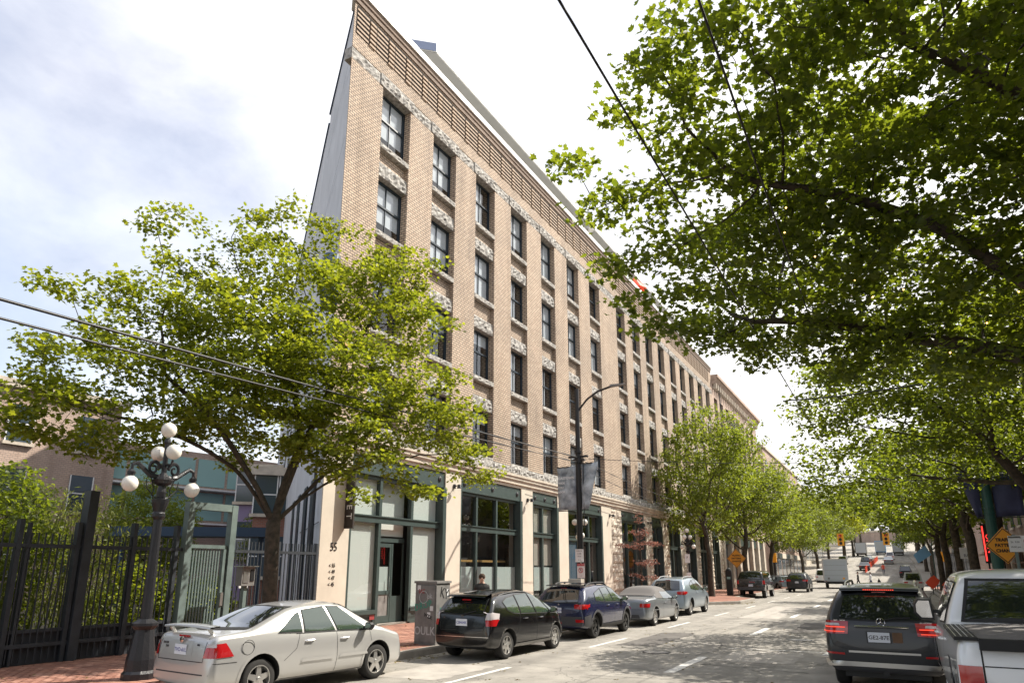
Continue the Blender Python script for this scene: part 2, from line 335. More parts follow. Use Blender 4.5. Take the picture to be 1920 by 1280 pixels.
# road markings
def dashes(x, y0, n, ln, gap, w=.12):
    for i in range(n):
        y = y0+i*(ln+gap); m = MB(); z = .005
        m.grid([[(x-w/2+random.uniform(-.01, .01), y+q*ln/4, gz(y+q*ln/4)+z), (x+w/2+random.uniform(-.01, .01), y+q*ln/4, gz(y+q*ln/4)+z)] for q in range(5)])
        struct('lane_marking', m, 'road_paint')
dashes(-6.98, 11.6, 8, 3.0, 4.45, .11); dashes(-4.02, 5.6, 12, 3.0, 6.5, .2)
m = MB(); m.quad((-3.9, 20.25, .005), (-1.5, 20.1, .005), (-1.5, 20.2, .005), (-3.9, 20.33, .005)); struct('paint_line', m, 'road_paint')
m = MB(); m.quad((-1.75, 19.5, .006), (-1.5, 19.6, .006), (-1.45, 20.4, .006), (-1.7, 20.3, .006)); struct('paint_patch', m, 'road_paint')
mat('asphalt_patch', (.13, .12, .11), .9, var=.3, vs=2, bump=.5, bs=50); mat('asphalt_pale', (.40, .37, .33), .9, var=.25, vs=2, bump=.5, bs=50)
for x0, x1, y0, y1, mt in ((-3.6, -2.1, 17.4, 19.9, 'asphalt_pale'), (-6.6, -5.6, 20, 24.5, 'asphalt_patch'), (-9.0, -8.3, 18.5, 20, 'asphalt_patch'), (-3.2, -1.2, 26, 31, 'asphalt_patch'), (-5.9, -4.4, 33, 44, 'asphalt_pale'), (-8.6, -7.3, 12.4, 14.6, 'asphalt_pale'), (-2.0, -1.1, 9.5, 13.2, 'asphalt_patch')):
    q = MB(); rr = random.Random(int(x0*10)); k = 10; q.grid([[(x+rr.uniform(-.05, .05), y0+(y1-y0)*i/k+rr.uniform(-.05, .05), .0036) for x in (x0, (x0+x1)/2, x1)] for i in range(k+1)]); struct('road_patch', q, mt)
for x, y, lb in ((-5.2, 18.6, 'round iron manhole cover in the road beside the black hatchback'), (-2.6, 23.4, 'round iron manhole cover in the shaded lane behind the stopped SUV')):
    t = thing('manhole_cover', lb, 'manhole cover', (x, y, .004)); q = MB(); q.lathe([(.33, 0), (.33, .006), (.30, .006), (.30, .003)], 22); q.build('frame', 'iron', t); q = MB(); q.lathe([(.29, 0), (.29, .007)], 20); q.build('lid', 'util_grey', t)
def crack(pts, w, seed):
    rr = random.Random(seed); P = []
    for (ax, ay), (bx, by) in zip(pts, pts[1:]):
        k = max(4, int(math.hypot(bx-ax, by-ay)/.12))
        for i in range(k): P.append((ax+(bx-ax)*i/k+rr.uniform(-.05, .05), ay+(by-ay)*i/k+rr.uniform(-.05, .05)))
    m = MB(); m.grid([[(x-w*rr.uniform(.2, 1), y-w*rr.uniform(.2, 1), .006), (x+w*rr.uniform(.2, 1), y+w*rr.uniform(.2, 1), .006)] for x, y in P]); struct('tar_crack', m, 'tar')
crack([(-3.6, 12.9), (-2.6, 14.6), (-1.6, 14.2), (-.8, 14.9)], .03, 1); crack([(-5.2, 15.6), (-4.2, 16.9), (-3.2, 16.5), (-2.0, 16.8), (-1.4, 18.3)], .022, 2)
crack([(-4.4, 17.6), (-4.0, 19.6), (-4.4, 22)], .02, 3); crack([(-8, 17.2), (-7.2, 18.3)], .02, 4); crack([(-2.4, 16.2), (-1.6, 16.1)], .03, 5); crack([(-6.2, 24), (-5.6, 27.2)], .02, 6); crack([(-3.2, 12.3), (-1.9, 12.9), (-.9, 13.1)], .028, 8)
# brick pavers that can be told apart near the camera: parts of the left sidewalk
sw = bpy.data.objects['left_sidewalk']
pm = MB().box(-.096, .096, -.046, .046, 0, .012).mesh('brick', 'paver_single' if 'paver_single' in M else mat('paver_single', (.35, .165, .115), .85, var=.35, vs=1.5, col2=(.22, .10, .07), bump=.3, bs=40))
pm2 = pm.copy(); pm2.materials.clear(); pm2.materials.append(mat('paver_single_b', (.26, .12, .085), .85, var=.3, vs=1.5, bump=.3, bs=40))
pm3 = pm.copy(); pm3.materials.clear(); pm3.materials.append(mat('paver_single_c', (.42, .22, .16), .85, var=.3, vs=1.5, bump=.3, bs=40))
mj = [MB(), MB(), MB()]; cnt = 0
for iy in range(0, 130):
    y = 8.2+iy*.1
    for ix in range(20):
        x = -14.5+.3+(ix+.5*(iy % 2))*.2
        if x > bulb(y)-.28: continue
        vis = (y < 9.7 and x < -11.2)
        k = random.random(); w = 0 if k < .5 else 1 if k < .8 else 2
        if vis and cnt < 290:
            link('brick', (pm, pm2, pm3)[w], sw, m3(x, y, .1505+random.uniform(0, .003))); cnt += 1
        elif y > 8.2 and y < 20.5:
            mj[w].box(x-.096, x+.096, y-.046, y+.046, .1505, .1625+random.uniform(0, .003))
for q, mm_ in zip(mj, ('paver_single', 'paver_single_b', 'paver_single_c')): q.v = [tuple(m3(*p)) for p in q.v]; q.build('brick_paving', mm_, sw, kind='stuff')

# ================================================================ MAIN BRICK BUILDING
bld = thing('brick_building', 'long five storey tan brick warehouse with rough stone lintels above dark green storefronts', 'building', (F, 17.9, 0), world=True)
T = .62     # wall thickness
cols = [19.75, 23.22, 26.77, 30.26, 33.8, 37.35, 40.93, 46.0, 49.42, 52.65, 56.05, 59.6, 62.85, 66.2, 69.6, 73.0]
CW = 1.8; Y0, Y1 = 17.9, 76.0; ZT = 18.25; ZP = 20.85
rows = [(16.05, 18.25), (12.8, 14.85), (9.35, 11.4), (6.18, 8.06)]
m = MB()
edges = [Y0]+[v for c in cols for v in (c, c+CW)]+[Y1]
def wedge(m, xo, z0, z1, y1=Y1, y0=Y0): m.prism([(xo, y0), (xo, y1), (F-T, y1), (F-T, 18.56)]+([(F, 17.9)] if xo > F+.01 else []), z0, z1)
wedge(m, F, 6.0, ZT, edges[1])
for i in range(2, len(edges), 2):
    m.box(F-T, F, edges[i], edges[i+1], 6.0, ZT)
wedge(m, F, 18.72, ZP)
for c in cols:   # spandrels, set back from the piers
    for i, (a, b_) in enumerate(rows):
        lo = a-.18; below = rows[i+1][1]+.52 if i < 3 else None
        if below: m.box(F-T, F-.2, c, c+CW, below, lo)
m.build('wall', 'tan_brick', bld)
m = MB(); m.box(F-T, F+.05, Y0+.7, Y1, ZP, ZP+.02); m.box(F-.05, F+.05, Y0, Y1, 20.48, 20.68); m.box(F-.05, F+.09, Y0, Y1, 20.68, ZP); m.build('parapet_band', 'brown_brick', bld)
m = MB(); m.prism([(F+.16, Y0-.1), (F+.16, Y1), (F-T-.1, Y1), (F-T-.1, 18.5), (F-.05, Y0-.1)], 20.872, 21.12); m.build('coping', 'white_metal', bld)
# rough granite
def rock(name, sx, sy, sz, seed, nx=9, nz=5, d=.07, mt='granite'):
    P = []; rr = random.Random(seed)
    for i in range(nz):
        row = []
        for j in range(nx):
            y = sy*j/(nx-1); z = sz*i/(nz-1); e = min(1, min(j, nx-1-j, i*1.3, (nz-1-i)*1.3)/1.0)
            row.append((sx+(d*rr.uniform(-.5, 1.1) if e >= 1 else 0)*1, y+(rr.uniform(-.3, .3)*sy/nx if 0 < j < nx-1 and 0 < i < nz-1 else 0), z+(rr.uniform(-.25, .25)*sz/nz if 0 < i < nz-1 and 0 < j < nx-1 else 0)))
        P.append(row)
    m = MB(); m.grid(P)
    a, b_, c_, d_ = P[0][0], P[0][-1], P[-1][-1], P[-1][0]; k = -.35
    m.add([a, b_, c_, d_, (k, 0, 0), (k, sy, 0), (k, sy, sz), (k, 0, sz)], [(4, 5, 1, 0), (1, 5, 6, 2), (3, 2, 6, 7), (0, 3, 7, 4)])
    return m.mesh(name, mt)
lint = [rock('lintel', .06, CW+.0, .5, k, 18, 7, .05) for k in range(4)]
sills = [rock('sill', .10, CW+.0, .18, 20+k, 16, 4, .025) for k in range(4)]
longs = [rock('stone', .05, 2.15, .46, 40+k, 20, 7, .05) for k in range(3)]
for ci, c in enumerate(cols):
    for i, (a, b_) in enumerate(rows):
        link('sill', sills[(ci+i) % 4], bld, Vector((F-.09, c, a-.18))-PLAN[bld.name])
        if i > 0: link('lintel', lint[(ci*3+i) % 4], bld, Vector((F-.12, c, b_))-PLAN[bld.name])
    link('stone', longs[ci % 3], bld, Vector((F-.02, c-.17, ZT))-PLAN[bld.name], label='long rough lintel stone over a top floor window')
stc = {}
for i in range(len(cols)+1):
    a = Y0 if i == 0 else cols[i-1]+CW+.18; b_ = cols[i]-.18 if i < len(cols) else Y1
    if b_-a < .2: continue
    k = max(1, round((b_-a)/1.4)); w = (b_-a)/k; key = round(w, 2)
    if key not in stc: stc[key] = rock('stone', .0, w-.012, .42, 60+i, 12, 6, .05)
    for j in range(k): link('stone', stc[key], bld, Vector((F-.01, a+j*w+.006, ZT+.02))-PLAN[bld.name])
m = MB(); wedge(m, F-.04, ZT+.001, 18.719); m.build('string_course_core', 'tan_brick', bld)
# belt course above the shops: rough stone blocks and cream mouldings
bm_ = [rock('stone', .06, 1.86, .3, 90+k, 20, 5, .045) for k in range(4)]
k = 0; y = Y0
while y < Y1-.5:
    link('stone', bm_[k % 4], bld, Vector((F+.08, y+.005, 5.72))-PLAN[bld.name]); y += 1.87; k += 1
m = MB(); prof = [(F-T, 5.2), (F+.03, 5.2), (F+.03, 5.28), (F+.10, 5.32), (F+.10, 5.42), (F+.17, 5.5), (F+.17, 5.58), (F+.22, 5.62), (F+.22, 5.71), (F-T, 5.71)]
m.yprism([(max(x, F-.1), z) for x, z in prof], Y0-.02, Y1); m.build('moulding', 'cream_stone', bld)
m = MB(); m.box(F-.1, F+.07, Y0, Y1, 5.715, 6.015); m.prism([(F-.101, 18.05), (F-.101, Y1), (F-T, Y1), (F-T, 18.6)], 5.2, 6.0); m.build('belt_core', 'cream_stone', bld)
# brick grilles (corbelled panels) below the coping
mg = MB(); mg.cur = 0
mg.box(-.03, .004, 0, 1.15, 0, 1.1)  # near-black backing on the flush wall paints the shade in the gaps
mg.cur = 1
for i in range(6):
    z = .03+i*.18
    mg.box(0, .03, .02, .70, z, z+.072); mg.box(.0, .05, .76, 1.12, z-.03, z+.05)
gme = mg.mesh('brick_grille', ['gap_shade' if 0 else mat('gap_shade', (.012, .008, .006), .95), 'grille_brick' if 0 else mat('grille_brick', (.46, .35, .26), .85, var=.25, vs=5)])
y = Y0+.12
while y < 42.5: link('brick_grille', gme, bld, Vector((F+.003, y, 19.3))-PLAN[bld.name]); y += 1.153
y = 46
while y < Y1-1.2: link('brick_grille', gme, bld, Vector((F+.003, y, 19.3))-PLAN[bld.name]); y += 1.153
# windows
def winmesh(w, h):
    fr = MB(); t_ = .07
    fr.box(-.07, 0, 0, t_, 0, h); fr.box(-.07, 0, w-t_, w, 0, h); fr.box(-.069, -.001, t_, w-t_, 0, .08); fr.box(-.069, -.001, t_, w-t_, h-.08, h)
    fr.box(-.06, .012, t_, w-t_, h*.56-.035, h*.56+.035)
    fr.box(-.055, -.01, w/2-.016, w/2+.016, .08, h*.56-.036); fr.box(-.05, .0, w/2-.016, w/2+.016, h*.56+.036, h-.08)
    fr.box(-.10, .03, w+.0005, w+.0006, 0, h)
    return fr.mesh('window', 'window_frame')
def pane(w, h): return MB().quad((0, 0, 0), (0, w, 0), (0, w, h), (0, 0, h)).mesh('pane', 'pane_glass')
wc = {}
rnd = random.Random(5)
room = MB()
for ci, c in enumerate(cols):
    for ri, (a, b_) in enumerate(rows):
        h = round(b_-a, 2)
        if h not in wc:
            pw = CW/2-.07-.02
            wc[h] = (winmesh(CW-.004, h), pane(pw, h*.56-.12), pane(pw, h*.44-.12),
                     MB().box(-.004, .004, 0, CW-.16, 0, 1).mesh('blind', 'blind'), MB().box(-.004, .004, 0, CW-.16, 0, 1).mesh('curtain', 'curtain'))
        wm, p1, p2, bl, cu = wc[h]
        w = link('window', wm, bld, Vector((F-.31, c+.002, a))-PLAN[bld.name])
        for y_, z_, pm_ in ((.08, .09, p1), (CW/2+.015, .09, p1), (.08, h*.56+.04, p2), (CW/2+.015, h*.56+.04, p2)):
            link('pane', pm_, w, (-.035, y_, z_))
        # blinds
        k = rnd.random(); far = ci > 6
        if ri < 2: cov = 1 if k < .6 else .75
        else: cov = (.9 if k < .4 else .5 if k < .7 else .25)
        if far: cov = .5 if k < .4 else .15
        o = link('blind', bl, w, (-.075, .08, h-.06-cov*(h-.12))); o.scale = (1, 1 if k > .25 or far else .62, cov*(h-.12))
        if rnd.random() < .45 and not far: o2 = link('curtain', cu, w, (-.12, .08, .06)); o2.scale = (1, .3, h-.12)
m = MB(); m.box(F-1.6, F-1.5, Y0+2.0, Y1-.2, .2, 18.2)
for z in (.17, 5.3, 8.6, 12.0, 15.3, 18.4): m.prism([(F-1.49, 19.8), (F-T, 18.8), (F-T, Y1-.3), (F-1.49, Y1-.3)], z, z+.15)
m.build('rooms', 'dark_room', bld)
# roof, rear and stucco side wall (acute corner)
a_ = R(48.3); dx, dy = -math.sin(a_), math.cos(a_)
def sp(s, off=0): return (F+dx*s+off*dy*-1, 17.9+dy*s+off*dx)
m = MB(); A = (F-.02, 17.9); 
B = (F+dx*7.3, 17.9+dy*7.3); C_ = (F+dx*32, 17.9+dy*32); D_ = (F+dx*32, Y1); Eq = (F-T, Y1)
m.prism([(F-T-.01, 18.57), (F+dx*7.3, 17.9+dy*7.3), (F-1.7, 17.9+dy*7.3+2), (F-1.7, 20.1), (F-.65, 18.6)], .1, 20.75)
m.build('side_wall', 'grey_stucco', bld)
m = MB(); m.prism([(F+dx*7.3, 17.9+dy*7.3), C_, D_, (F-1.7, Y1), (F-1.7, 27)], .1, 20.3); m.build('rear_wall', 'grey_stucco', bld)
m = MB(); e_ = .05; m.prism([(F-T, 18.5), (F+dx*7.3-e_, 17.9+dy*7.3-e_), (F+dx*7.3+.2, 17.9+dy*7.3+.2), (F-T+.1, 18.7)], 20.751, 20.83); m.prism([(F+dx*7.31-e_, 17.9+dy*7.31-e_), (F+dx*32-e_, 17.9+dy*32-e_), (F+dx*32+.2, 17.9+dy*32+.2), (F+dx*7.31+.2, 17.9+dy*7.31+.2)], 20.301, 20.37); m.build('side_flashing', 'navy_metal', bld)
m = MB(); m.prism([(F-T, 18.8), (F-1.8, 20.0), (F-20, 40), (F-20, Y1), (F-T, Y1)], 20.31, 20.4); m.build('roof', 'soffit', bld)
for q in range(1, 7):
    zz = q*3.1; x1_, y1_ = sp(.4); x2_, y2_ = sp(7.2); MB().add([(x1_-.006, y1_-.006, zz), (x2_-.006, y2_-.006, zz), (x2_-.006, y2_-.006, zz+.03), (x1_-.006, y1_-.006, zz+.03)], [(0, 1, 2, 3)]).build('wall_joint', 'cladding', bld)
x1_, y1_ = sp(1.6); MB().tube([(x1_-.06, y1_-.06, .2), (x1_-.06, y1_-.06, 5.4), (x1_-.1, y1_-.1, 5.6)], .05, 7).build('downpipe', 'fence_metal', bld)
# shadow-board windows of the side wall, a round duct and its sun emblem
for s, z0, z1 in ((3.0, .6, 4.6), (5.6, .6, 4.6), (8.6, .6, 4.6), (11.5, .6, 4.6), (15, 7, 9.5), (18.5, 7, 9.5), (15, 11, 13.5), (18.5, 11, 13.5), (22, 11, 13.5), (22, 7, 9.5)):
    x, y = sp(s); fm = MB(); fm.box(-.55, .55, -.04, .0, 0, z1-z0); o = fm.build('window', 'window_frame', bld, loc=Vector((x, y, z0))-PLAN[bld.name]); o.rotation_euler[2] = math.atan2(dy, dx)+math.pi
    for q in (0, 1):
        gp = MB().box(-.49+q*.51, -.02+q*.51, 0, .012, .08, (z1-z0)*.6).mesh('pane', 'teal_glass_dark' if 0 else 'window_glass_dark' if 'window_glass_dark' in M else mat('window_glass_dark', (.05, .07, .09), .08, spec=.8))
        link('pane', gp, o, (0, .0, 0))
        gp = MB().box(-.49+q*.51, -.02+q*.51, 0, .012, (z1-z0)*.63, (z1-z0)-.08).mesh('pane', 'window_glass_dark'); link('pane', gp, o, (0, 0, 0))
m = MB(); x, y = sp(1.1, .3)
m.tube([(F-.02, 17.62, 9.3), (F-.02, 17.62, 11.0)], .27, 16); m.build('round_duct', 'navy_metal', bld, True)
# sun emblem on the brick by the corner
sunt = thing('sun_emblem', 'round gold sun emblem with black metal rays on the brick corner', 'ornament', (F+.06, 18.55, 8.6))
m = MB(); m.lathe([(.3, 0), (.3, .05)], 20, (0, 0, 0), 'x'); m.build('disc', 'gold', sunt)
for i in range(22):
    t = 2*math.pi*i/22; m = MB(); m.tube([(.02, .34*math.cos(t), .34*math.sin(t)), (.02, .62*math.cos(t), .62*math.sin(t))], [.028, .008], 5); m.build('ray', 'black', sunt)
# penthouse
m = MB(); m.box(-23, -17.4, 27, 75, 20.4, 23.2); m.build('penthouse_wall', 'soffit', bld)
m = MB(); X0 = -15.9
m.prism([(X0, 25.4), (X0, 75.5), (-24, 75.5), (-24, 28), (-17.3, 24.0)], 24.0, 24.05); m.build('penthouse_soffit', 'soffit', bld)
m = MB(); m.prism([(X0+.02, 25.35), (X0+.02, 75.6), (-24.1, 75.6), (-24.1, 28), (-17.32, 23.9)], 24.052, 24.45); m.build('penthouse_fascia', 'white_metal', bld)
m = MB(); m.add([(X0+.03, 25.3, 24.05), (-17.36, 23.85, 24.05), (-17.36, 23.85, 24.46), (X0+.03, 25.3, 24.46)], [(0, 1, 2, 3)]); m.build('penthouse_end_panel', 'blue_metal', bld)
for y in range(30, 74, 4):
    m = MB(); m.tube([(-15.7, y, 21.6), (-15.7, y, 22.5)], .025, 5); m.tube([(-15.7, y, 22.5), (-15.7, min(y+4, 74), 22.5)], .02, 5); m.build('railing', 'iron', bld)
ht = thing('patio_heater', 'round metal patio heater top standing on the roof terrace behind the coping', 'patio heater', (-15.3, 43.3, 20.4))
m = MB(); m.tube([(0, 0, 0), (0, 0, 2.0)], .04, 6); m.build('pole', 'alloy', ht)
m = MB(); m.lathe([(.05, 2.3), (.45, 2.15), (.45, 2.12), (.1, 2.12), (.12, 1.9), (.05, 1.9)], 14); m.build('shade', 'alloy', ht)
um = thing('red_parasol', 'folded red parasol standing on the roof terrace above the brick grilles', 'parasol', (-15.3, 53.6, 20.4))
m = MB(); m.tube([(0, 0, 0), (0, 0, 2.4)], .03, 6); m.build('pole', 'alloy', um)
m = MB(); m.lathe([(.02, 2.5), (.5, 2.0), (.95, 1.5), (.9, 1.5), (.05, 2.2)], 8); m.build('canopy', 'red_orange', um)

# ---------------------------------------------------------------- storefronts
ZF = 5.2
def baybox(y0, y1, z0, z1, x0, x1, mt, name, par=bld): return MB().box(x0, x1, y0, y1, z0, z1).build(name, mt, par)
piers = [(17.9, 19.2), (24.75, 25.9), (31.3, 32.5), (35.45, 36.8), (41.85, 43.5)]
for i, (a, b_) in enumerate(piers):
    if i == 0: MB().prism([(F, 17.9), (F+.02, 17.9), (F+.02, b_), (F-T, b_), (F-T, 18.56)], .1, ZF).build('pier', 'cream', bld)
    else: baybox(a, b_, .1, ZF, F-T, F+.02, 'cream', 'pier')
sblk = [rock('stone', .03, .97, .47, 120+k, 7, 5, .08, 'cream_stone') for k in range(3)]
for a, n_ in ((43.5, 2), (50.2, 2), (54.5, 2), (59.5, 2), (64.5, 2), (69.5, 2), (74, 2)):
    if n_ == 2 and a > 44: baybox(a, a+.9, .1, ZF, F-T, F+.0, 'cream', 'pier'); a2 = a+.9
    else: a2 = a
    w = 1.95 if a < 44 else .95
    baybox(a2, a2+w, .1, ZF, F-T, F-.04, 'cream_stone', 'pier_core')
    for r_i in range(10):
        k = 2 if w > 1 else 1
        sh = .0
        for j in range(k): link('stone', sblk[(r_i+j) % 3], bld, Vector((F-.03, a2+j*.975, .16+r_i*.503))-PLAN[bld.name])
# bays: (y0,y1, transom z, mullions, style)
def bay(y0, y1, muls, sty, top=4.55, trans=3.3, sill=.62, frost=1.92):
    b0 = F-.2
    g = 'dark_green'
    # green fascia with round bolts
    f = MB().box(b0, F-.03, y0, y1, top+.1, ZF-.02).build('fascia', g, bld)
    for yy in (y0+.35, (y0+y1)/2, y1-.35): MB().lathe([(.1, 0), (.1, .03), (.05, .05), (.04, .07)], 10, (F-.03, yy, top+.38), 'x').build('bolt_plate', 'cladding', bld)
    # jambs and bars as one frame
    m = MB(); m.box(b0-.1, b0+.2, y0, y0+.12, .1, top+.1); m.box(b0-.1, b0+.28, y1-.22, y1, .1, top+.1)
    m.box(b0-.06, b0+.10, y0+.12, y1-.22, trans-.09, trans+.09); m.box(b0-.06, b0+.14, y0+.12, y1-.22, trans+.091, trans+.13)
    for q in muls: m.box(b0-.06, b0+.09, q-.07, q+.07, sill if sty != 'door' else .2, top+.1)
    m.box(b0-.06, b0+.08, y0+.12, y1-.22, top-.02, top+.099)
    w = m.build('storefront_window', g, bld)
    xs = [y0+.12]+[v for q in muls for v in (q-.07, q+.07)]+[y1-.22]
    for i in range(0, len(xs), 2):
        a, c = xs[i], xs[i+1]
        for z0, z1 in ((sill+.02, trans-.09), (trans+.13, top-.02)):
            if sty == 'door' and i == 2 and z0 < 2: continue
            q = MB().quad((b0-.01, a, z0), (b0-.01, c, z0), (b0-.01, c, z1), (b0-.01, a, z1)).build('pane', 'pane_glass', w, loc=(0, 0, 0))
        if sty == 'door' and i == 2:      # door and its narrow side light
            d0, d1 = a, a+.98
            d = MB().box(b0-0.220, b0-0.170, d0, d0+.09, .22, 2.62).box(b0-0.220, b0-0.170, d1-.09, d1, .22, 2.62).box(b0-0.219, b0-0.171, d0+.09, d1-.09, 2.5, 2.62).box(b0-0.219, b0-0.171, d0+.09, d1-.09, 1.05, 1.17).box(b0-0.219, b0-0.171, d0+.09, d1-.09, .22, .42).build('door', g, bld)
            MB().quad((b0-0.200, d0+.09, 1.17), (b0-0.200, d1-.09, 1.17), (b0-0.200, d1-.09, 2.5), (b0-0.200, d0+.09, 2.5)).build('pane', 'pane_glass', d, loc=(0, 0, 0)); MB().box(b0-0.215, b0-0.205, d0+.09, d1-.09, 1.17, 1.9).build('frosted_film', 'frost', d, loc=(0, 0, 0))
            MB().box(b0-0.200, b0-0.190, d0+.09, d1-.09, .42, 1.05).build('kick_panel', 'util_grey', d, loc=(0, 0, 0)); MB().tube([(b0-0.100, d1-.14, .95), (b0-0.100, d1-.14, 1.6)], .016, 6).build('handle', 'chrome', d, loc=(0, 0, 0))
            MB().box(b0-0.220, b0-0.170, d1+.02, c, .22, 1.0).box(b0-0.220, b0-0.170, d1+.02, d1+.1, 1.0, 2.62).box(b0-0.220, b0-0.170, c-.06, c, 1.0, 2.62).build('side_panel', g, bld)
            MB().box(b0-0.240, b0-0.170, d0, c, 2.66, 2.8).build('door_head', g, bld)
            MB().box(b0-0.220, b0+.05, a-.06, c+.06, .14, .2).build('threshold', 'concrete', bld)
        else:
            # stall riser panels
            r = MB(); r.box(b0-.05, b0+.05, a, c, .15, sill-.1); r.box(b0-.05, b0+.13, a-.05, c+.05, sill-.1, sill+.019)
            r.box(b0+.051, b0+.08, a, a+.08, .15, sill-.1); r.box(b0+.051, b0+.08, c-.08, c, .15, sill-.1); r.box(b0+.051, b0+.079, a+.08, c-.08, sill-.18, sill-.101); r.box(b0+.051, b0+.079, a+.08, c-.08, .15, .25)
            r.build('stall_riser', g, bld)
    # what stands behind the glass
    if sty in ('white', 'door'):
        MB().box(b0-.08, b0-.07, y0+.12, (muls[0] if sty == 'door' else y1-.22), sill+.03, top).build('blind', 'blind_white' if 'blind_white' in M else mat('blind_white', (.80, .83, .77), .8), w, loc=(0, 0, 0))
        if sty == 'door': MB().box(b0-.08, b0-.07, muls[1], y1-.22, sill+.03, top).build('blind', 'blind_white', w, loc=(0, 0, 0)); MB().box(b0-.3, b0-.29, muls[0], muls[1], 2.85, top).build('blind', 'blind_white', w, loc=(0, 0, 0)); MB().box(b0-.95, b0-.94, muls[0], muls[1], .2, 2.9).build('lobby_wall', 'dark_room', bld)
    if sty == 'frost': MB().box(b0-.022, b0-.016, y0+.12, y1-.22, sill+.02, frost).build('frosted_film', 'frost', w, loc=(0, 0, 0)); MB().box(b0-.45, b0-.4, y0+.3, y1-.4, frost+.18, frost+.26).build('shelf', 'gold', w, loc=(0, 0, 0))
    if sty == 'half': MB().box(b0-.022, b0-.016, y0+.12, y1-.22, sill+.3, frost).build('frosted_film', 'frost', w, loc=(0, 0, 0)); MB().box(b0-.08, b0-.07, y0+.12, y1-.22, 2.0, top).build('blind', 'curtain_pale' if 'curtain_pale' in M else mat('curtain_pale', (.5, .47, .4), .9), w, loc=(0, 0, 0))
    if sty == 'blue': MB().box(b0-.03, b0-.02, y0+.12, y0+1.7, .3, 3.2).build('blue_panel', 'blue_panel' if 'blue_panel' in M else mat('blue_panel', (.09, .16, .22), .5), w, loc=(0, 0, 0))
bay(19.2, 24.75, [20.93, 22.78], 'door')
bay(25.9, 31.3, [27.42, 29.15], 'frost')
bay(32.5, 35.45, [33.9], 'half')
bay(36.8, 41.85, [38.6, 40.1], 'blue')
bay(45.45, 50.2, [46.9, 48.6], 'dark')
bay(52.05, 54.5, [53.3], 'dark')
bay(56.35, 59.5, [57.9], 'dark')
bay(61.35, 64.5, [62.9], 'dark'); bay(66.35, 69.5, [67.9], 'dark'); bay(71.35, 74.0, [72.7], 'dark')
# numbers on the corner pier
def ftext(s, y, z, size, mt='black', x=F+.03, par=bld, name='numeral'):
    o = text(s, size, mt, frame((x, y, z), (0, 1, 0), (0, 0, 1)), name, par); o.location = -PLAN[par.name] if par.name in PLAN else (0, 0, 0); return o
ftext('55', 18.52, 2.42, .33)
for i, s in enumerate(('‹ 55', '‹ 49', '‹ 47', '‹ 45')): ftext(s.replace('‹', '<'), 18.5, 1.92-i*.17, .15)
# graffiti on the stall risers of the first bay
for y, s in ((19.75, 'ecce'), (20.45, 'gece')): ftext(s, y, .38, .16, 'graffiti_black', F-.2+.085, name='graffiti')
m = MB(); m.box(F-.118, F-.114, 20.6, 20.85, .36, .5); m.build('graffiti', 'graffiti_red', bld)
# blade sign and wall lamps
sg = thing('blade_sign', 'black vertical blade sign with white lettering hung from the corner pier', 'sign', (F+.02, 18.95, 2.7))
m = MB(); m.box(.02, .36, -.03, .03, .25, 2.0); m.build('panel', mat('sign_brown', (.035, .028, .024), .5), sg)
for i, ch in enumerate('RET'): text(ch, .3, 'lettering', frame((.19, -.036, 1.12-i*.26), (0, 0, -1), (1, 0, 0)), 'lettering', sg)
for i, ch in enumerate('RET'): text(ch, .3, 'lettering', frame((.19, .036, 1.12-i*.26), (0, 0, -1), (-1, 0, 0)), 'lettering', sg)
def walllamp(y, z, lab):
    t = thing('wall_lamp', lab, 'lamp', (F+.03, y, z), group='small dark lamps on the storefront piers')
    MB().box(0, .05, -.05, .05, -.08, .08).build('plate', 'iron', t); MB().tube([(.05, 0, 0), (.22, 0, .04)], .02, 6).build('arm', 'iron', t); MB().lathe([(.05, .06), (.10, -.08), (.09, -.08), (.03, .05)], 10, (.24, 0, 0)).build('shade', 'iron', t)
for y, lab in ((31.9, 'small dark lamp on the cream pier left of the street lamp banners'), (25.35, 'small dark lamp on the cream pier behind the tree leaves'), (43.2, 'small dark lamp at the top of the pier with rough stone blocks'), (51, 'small dark lamp on the pier right of the red leaved tree'), (55.3, 'small dark lamp on the second pier beyond the red leaved tree')): walllamp(y, 4.75, lab)

# ---------------------------------------------------------------- second and third building along the street
b2 = thing('corner_building', 'tan brick building with bracketed cornice and tall top windows beyond the long warehouse', 'building', (F, 76.02, 0), world=True)
m = MB(); ends = [76.02]; wc2 = [76.9, 79.9, 83.0, 86.2, 89.2, 92.4, 95.5, 98.6]; w2 = 1.7
e2 = [76.02]+[v for c in wc2 for v in (c, c+w2)]+[103.5]
for i in range(0, len(e2), 2): m.box(F-T, F, e2[i], e2[i+1], 5.2, 18.2)
for c in wc2:
    for lo, hi in ((5.2, 6.1), (8.3, 9.4), (11.5, 12.7), (14.7, 15.3)): m.box(F-T, F-.1, c, c+w2, lo, hi)
m.box(F-T, F, 76.02, 103.5, 18.2, 19.4); m.box(F-T-8, F-T-.2, 76.02, 103.5, .1, 19.3); m.box(F-T-.2, F, 103.2, 103.5, 0, 5.2); m.build('wall', 'pale_brick', b2)
for c in wc2:
    for a, b_ in ((6.1, 8.3), (9.4, 11.5), (12.7, 14.7), (15.3, 18.2)):
        w = MB().box(F-.42, F-.38, c, c+w2, a, b_).build('window', 'window_glass_dark', b2); MB().box(F-.379, F-.34, c, c+w2, (a+b_)/2-.04, (a+b_)/2+.04).box(F-.379, F-.34, c, c+.09, a, b_).box(F-.379, F-.34, c+w2-.09, c+w2, a, b_).build('frame', 'window_frame', w, loc=(0, 0, 0))
        MB().box(F-.1, F+.06, c-.05, c+w2+.05, a-.16, a-.002).build('sill', 'cream_stone', b2)
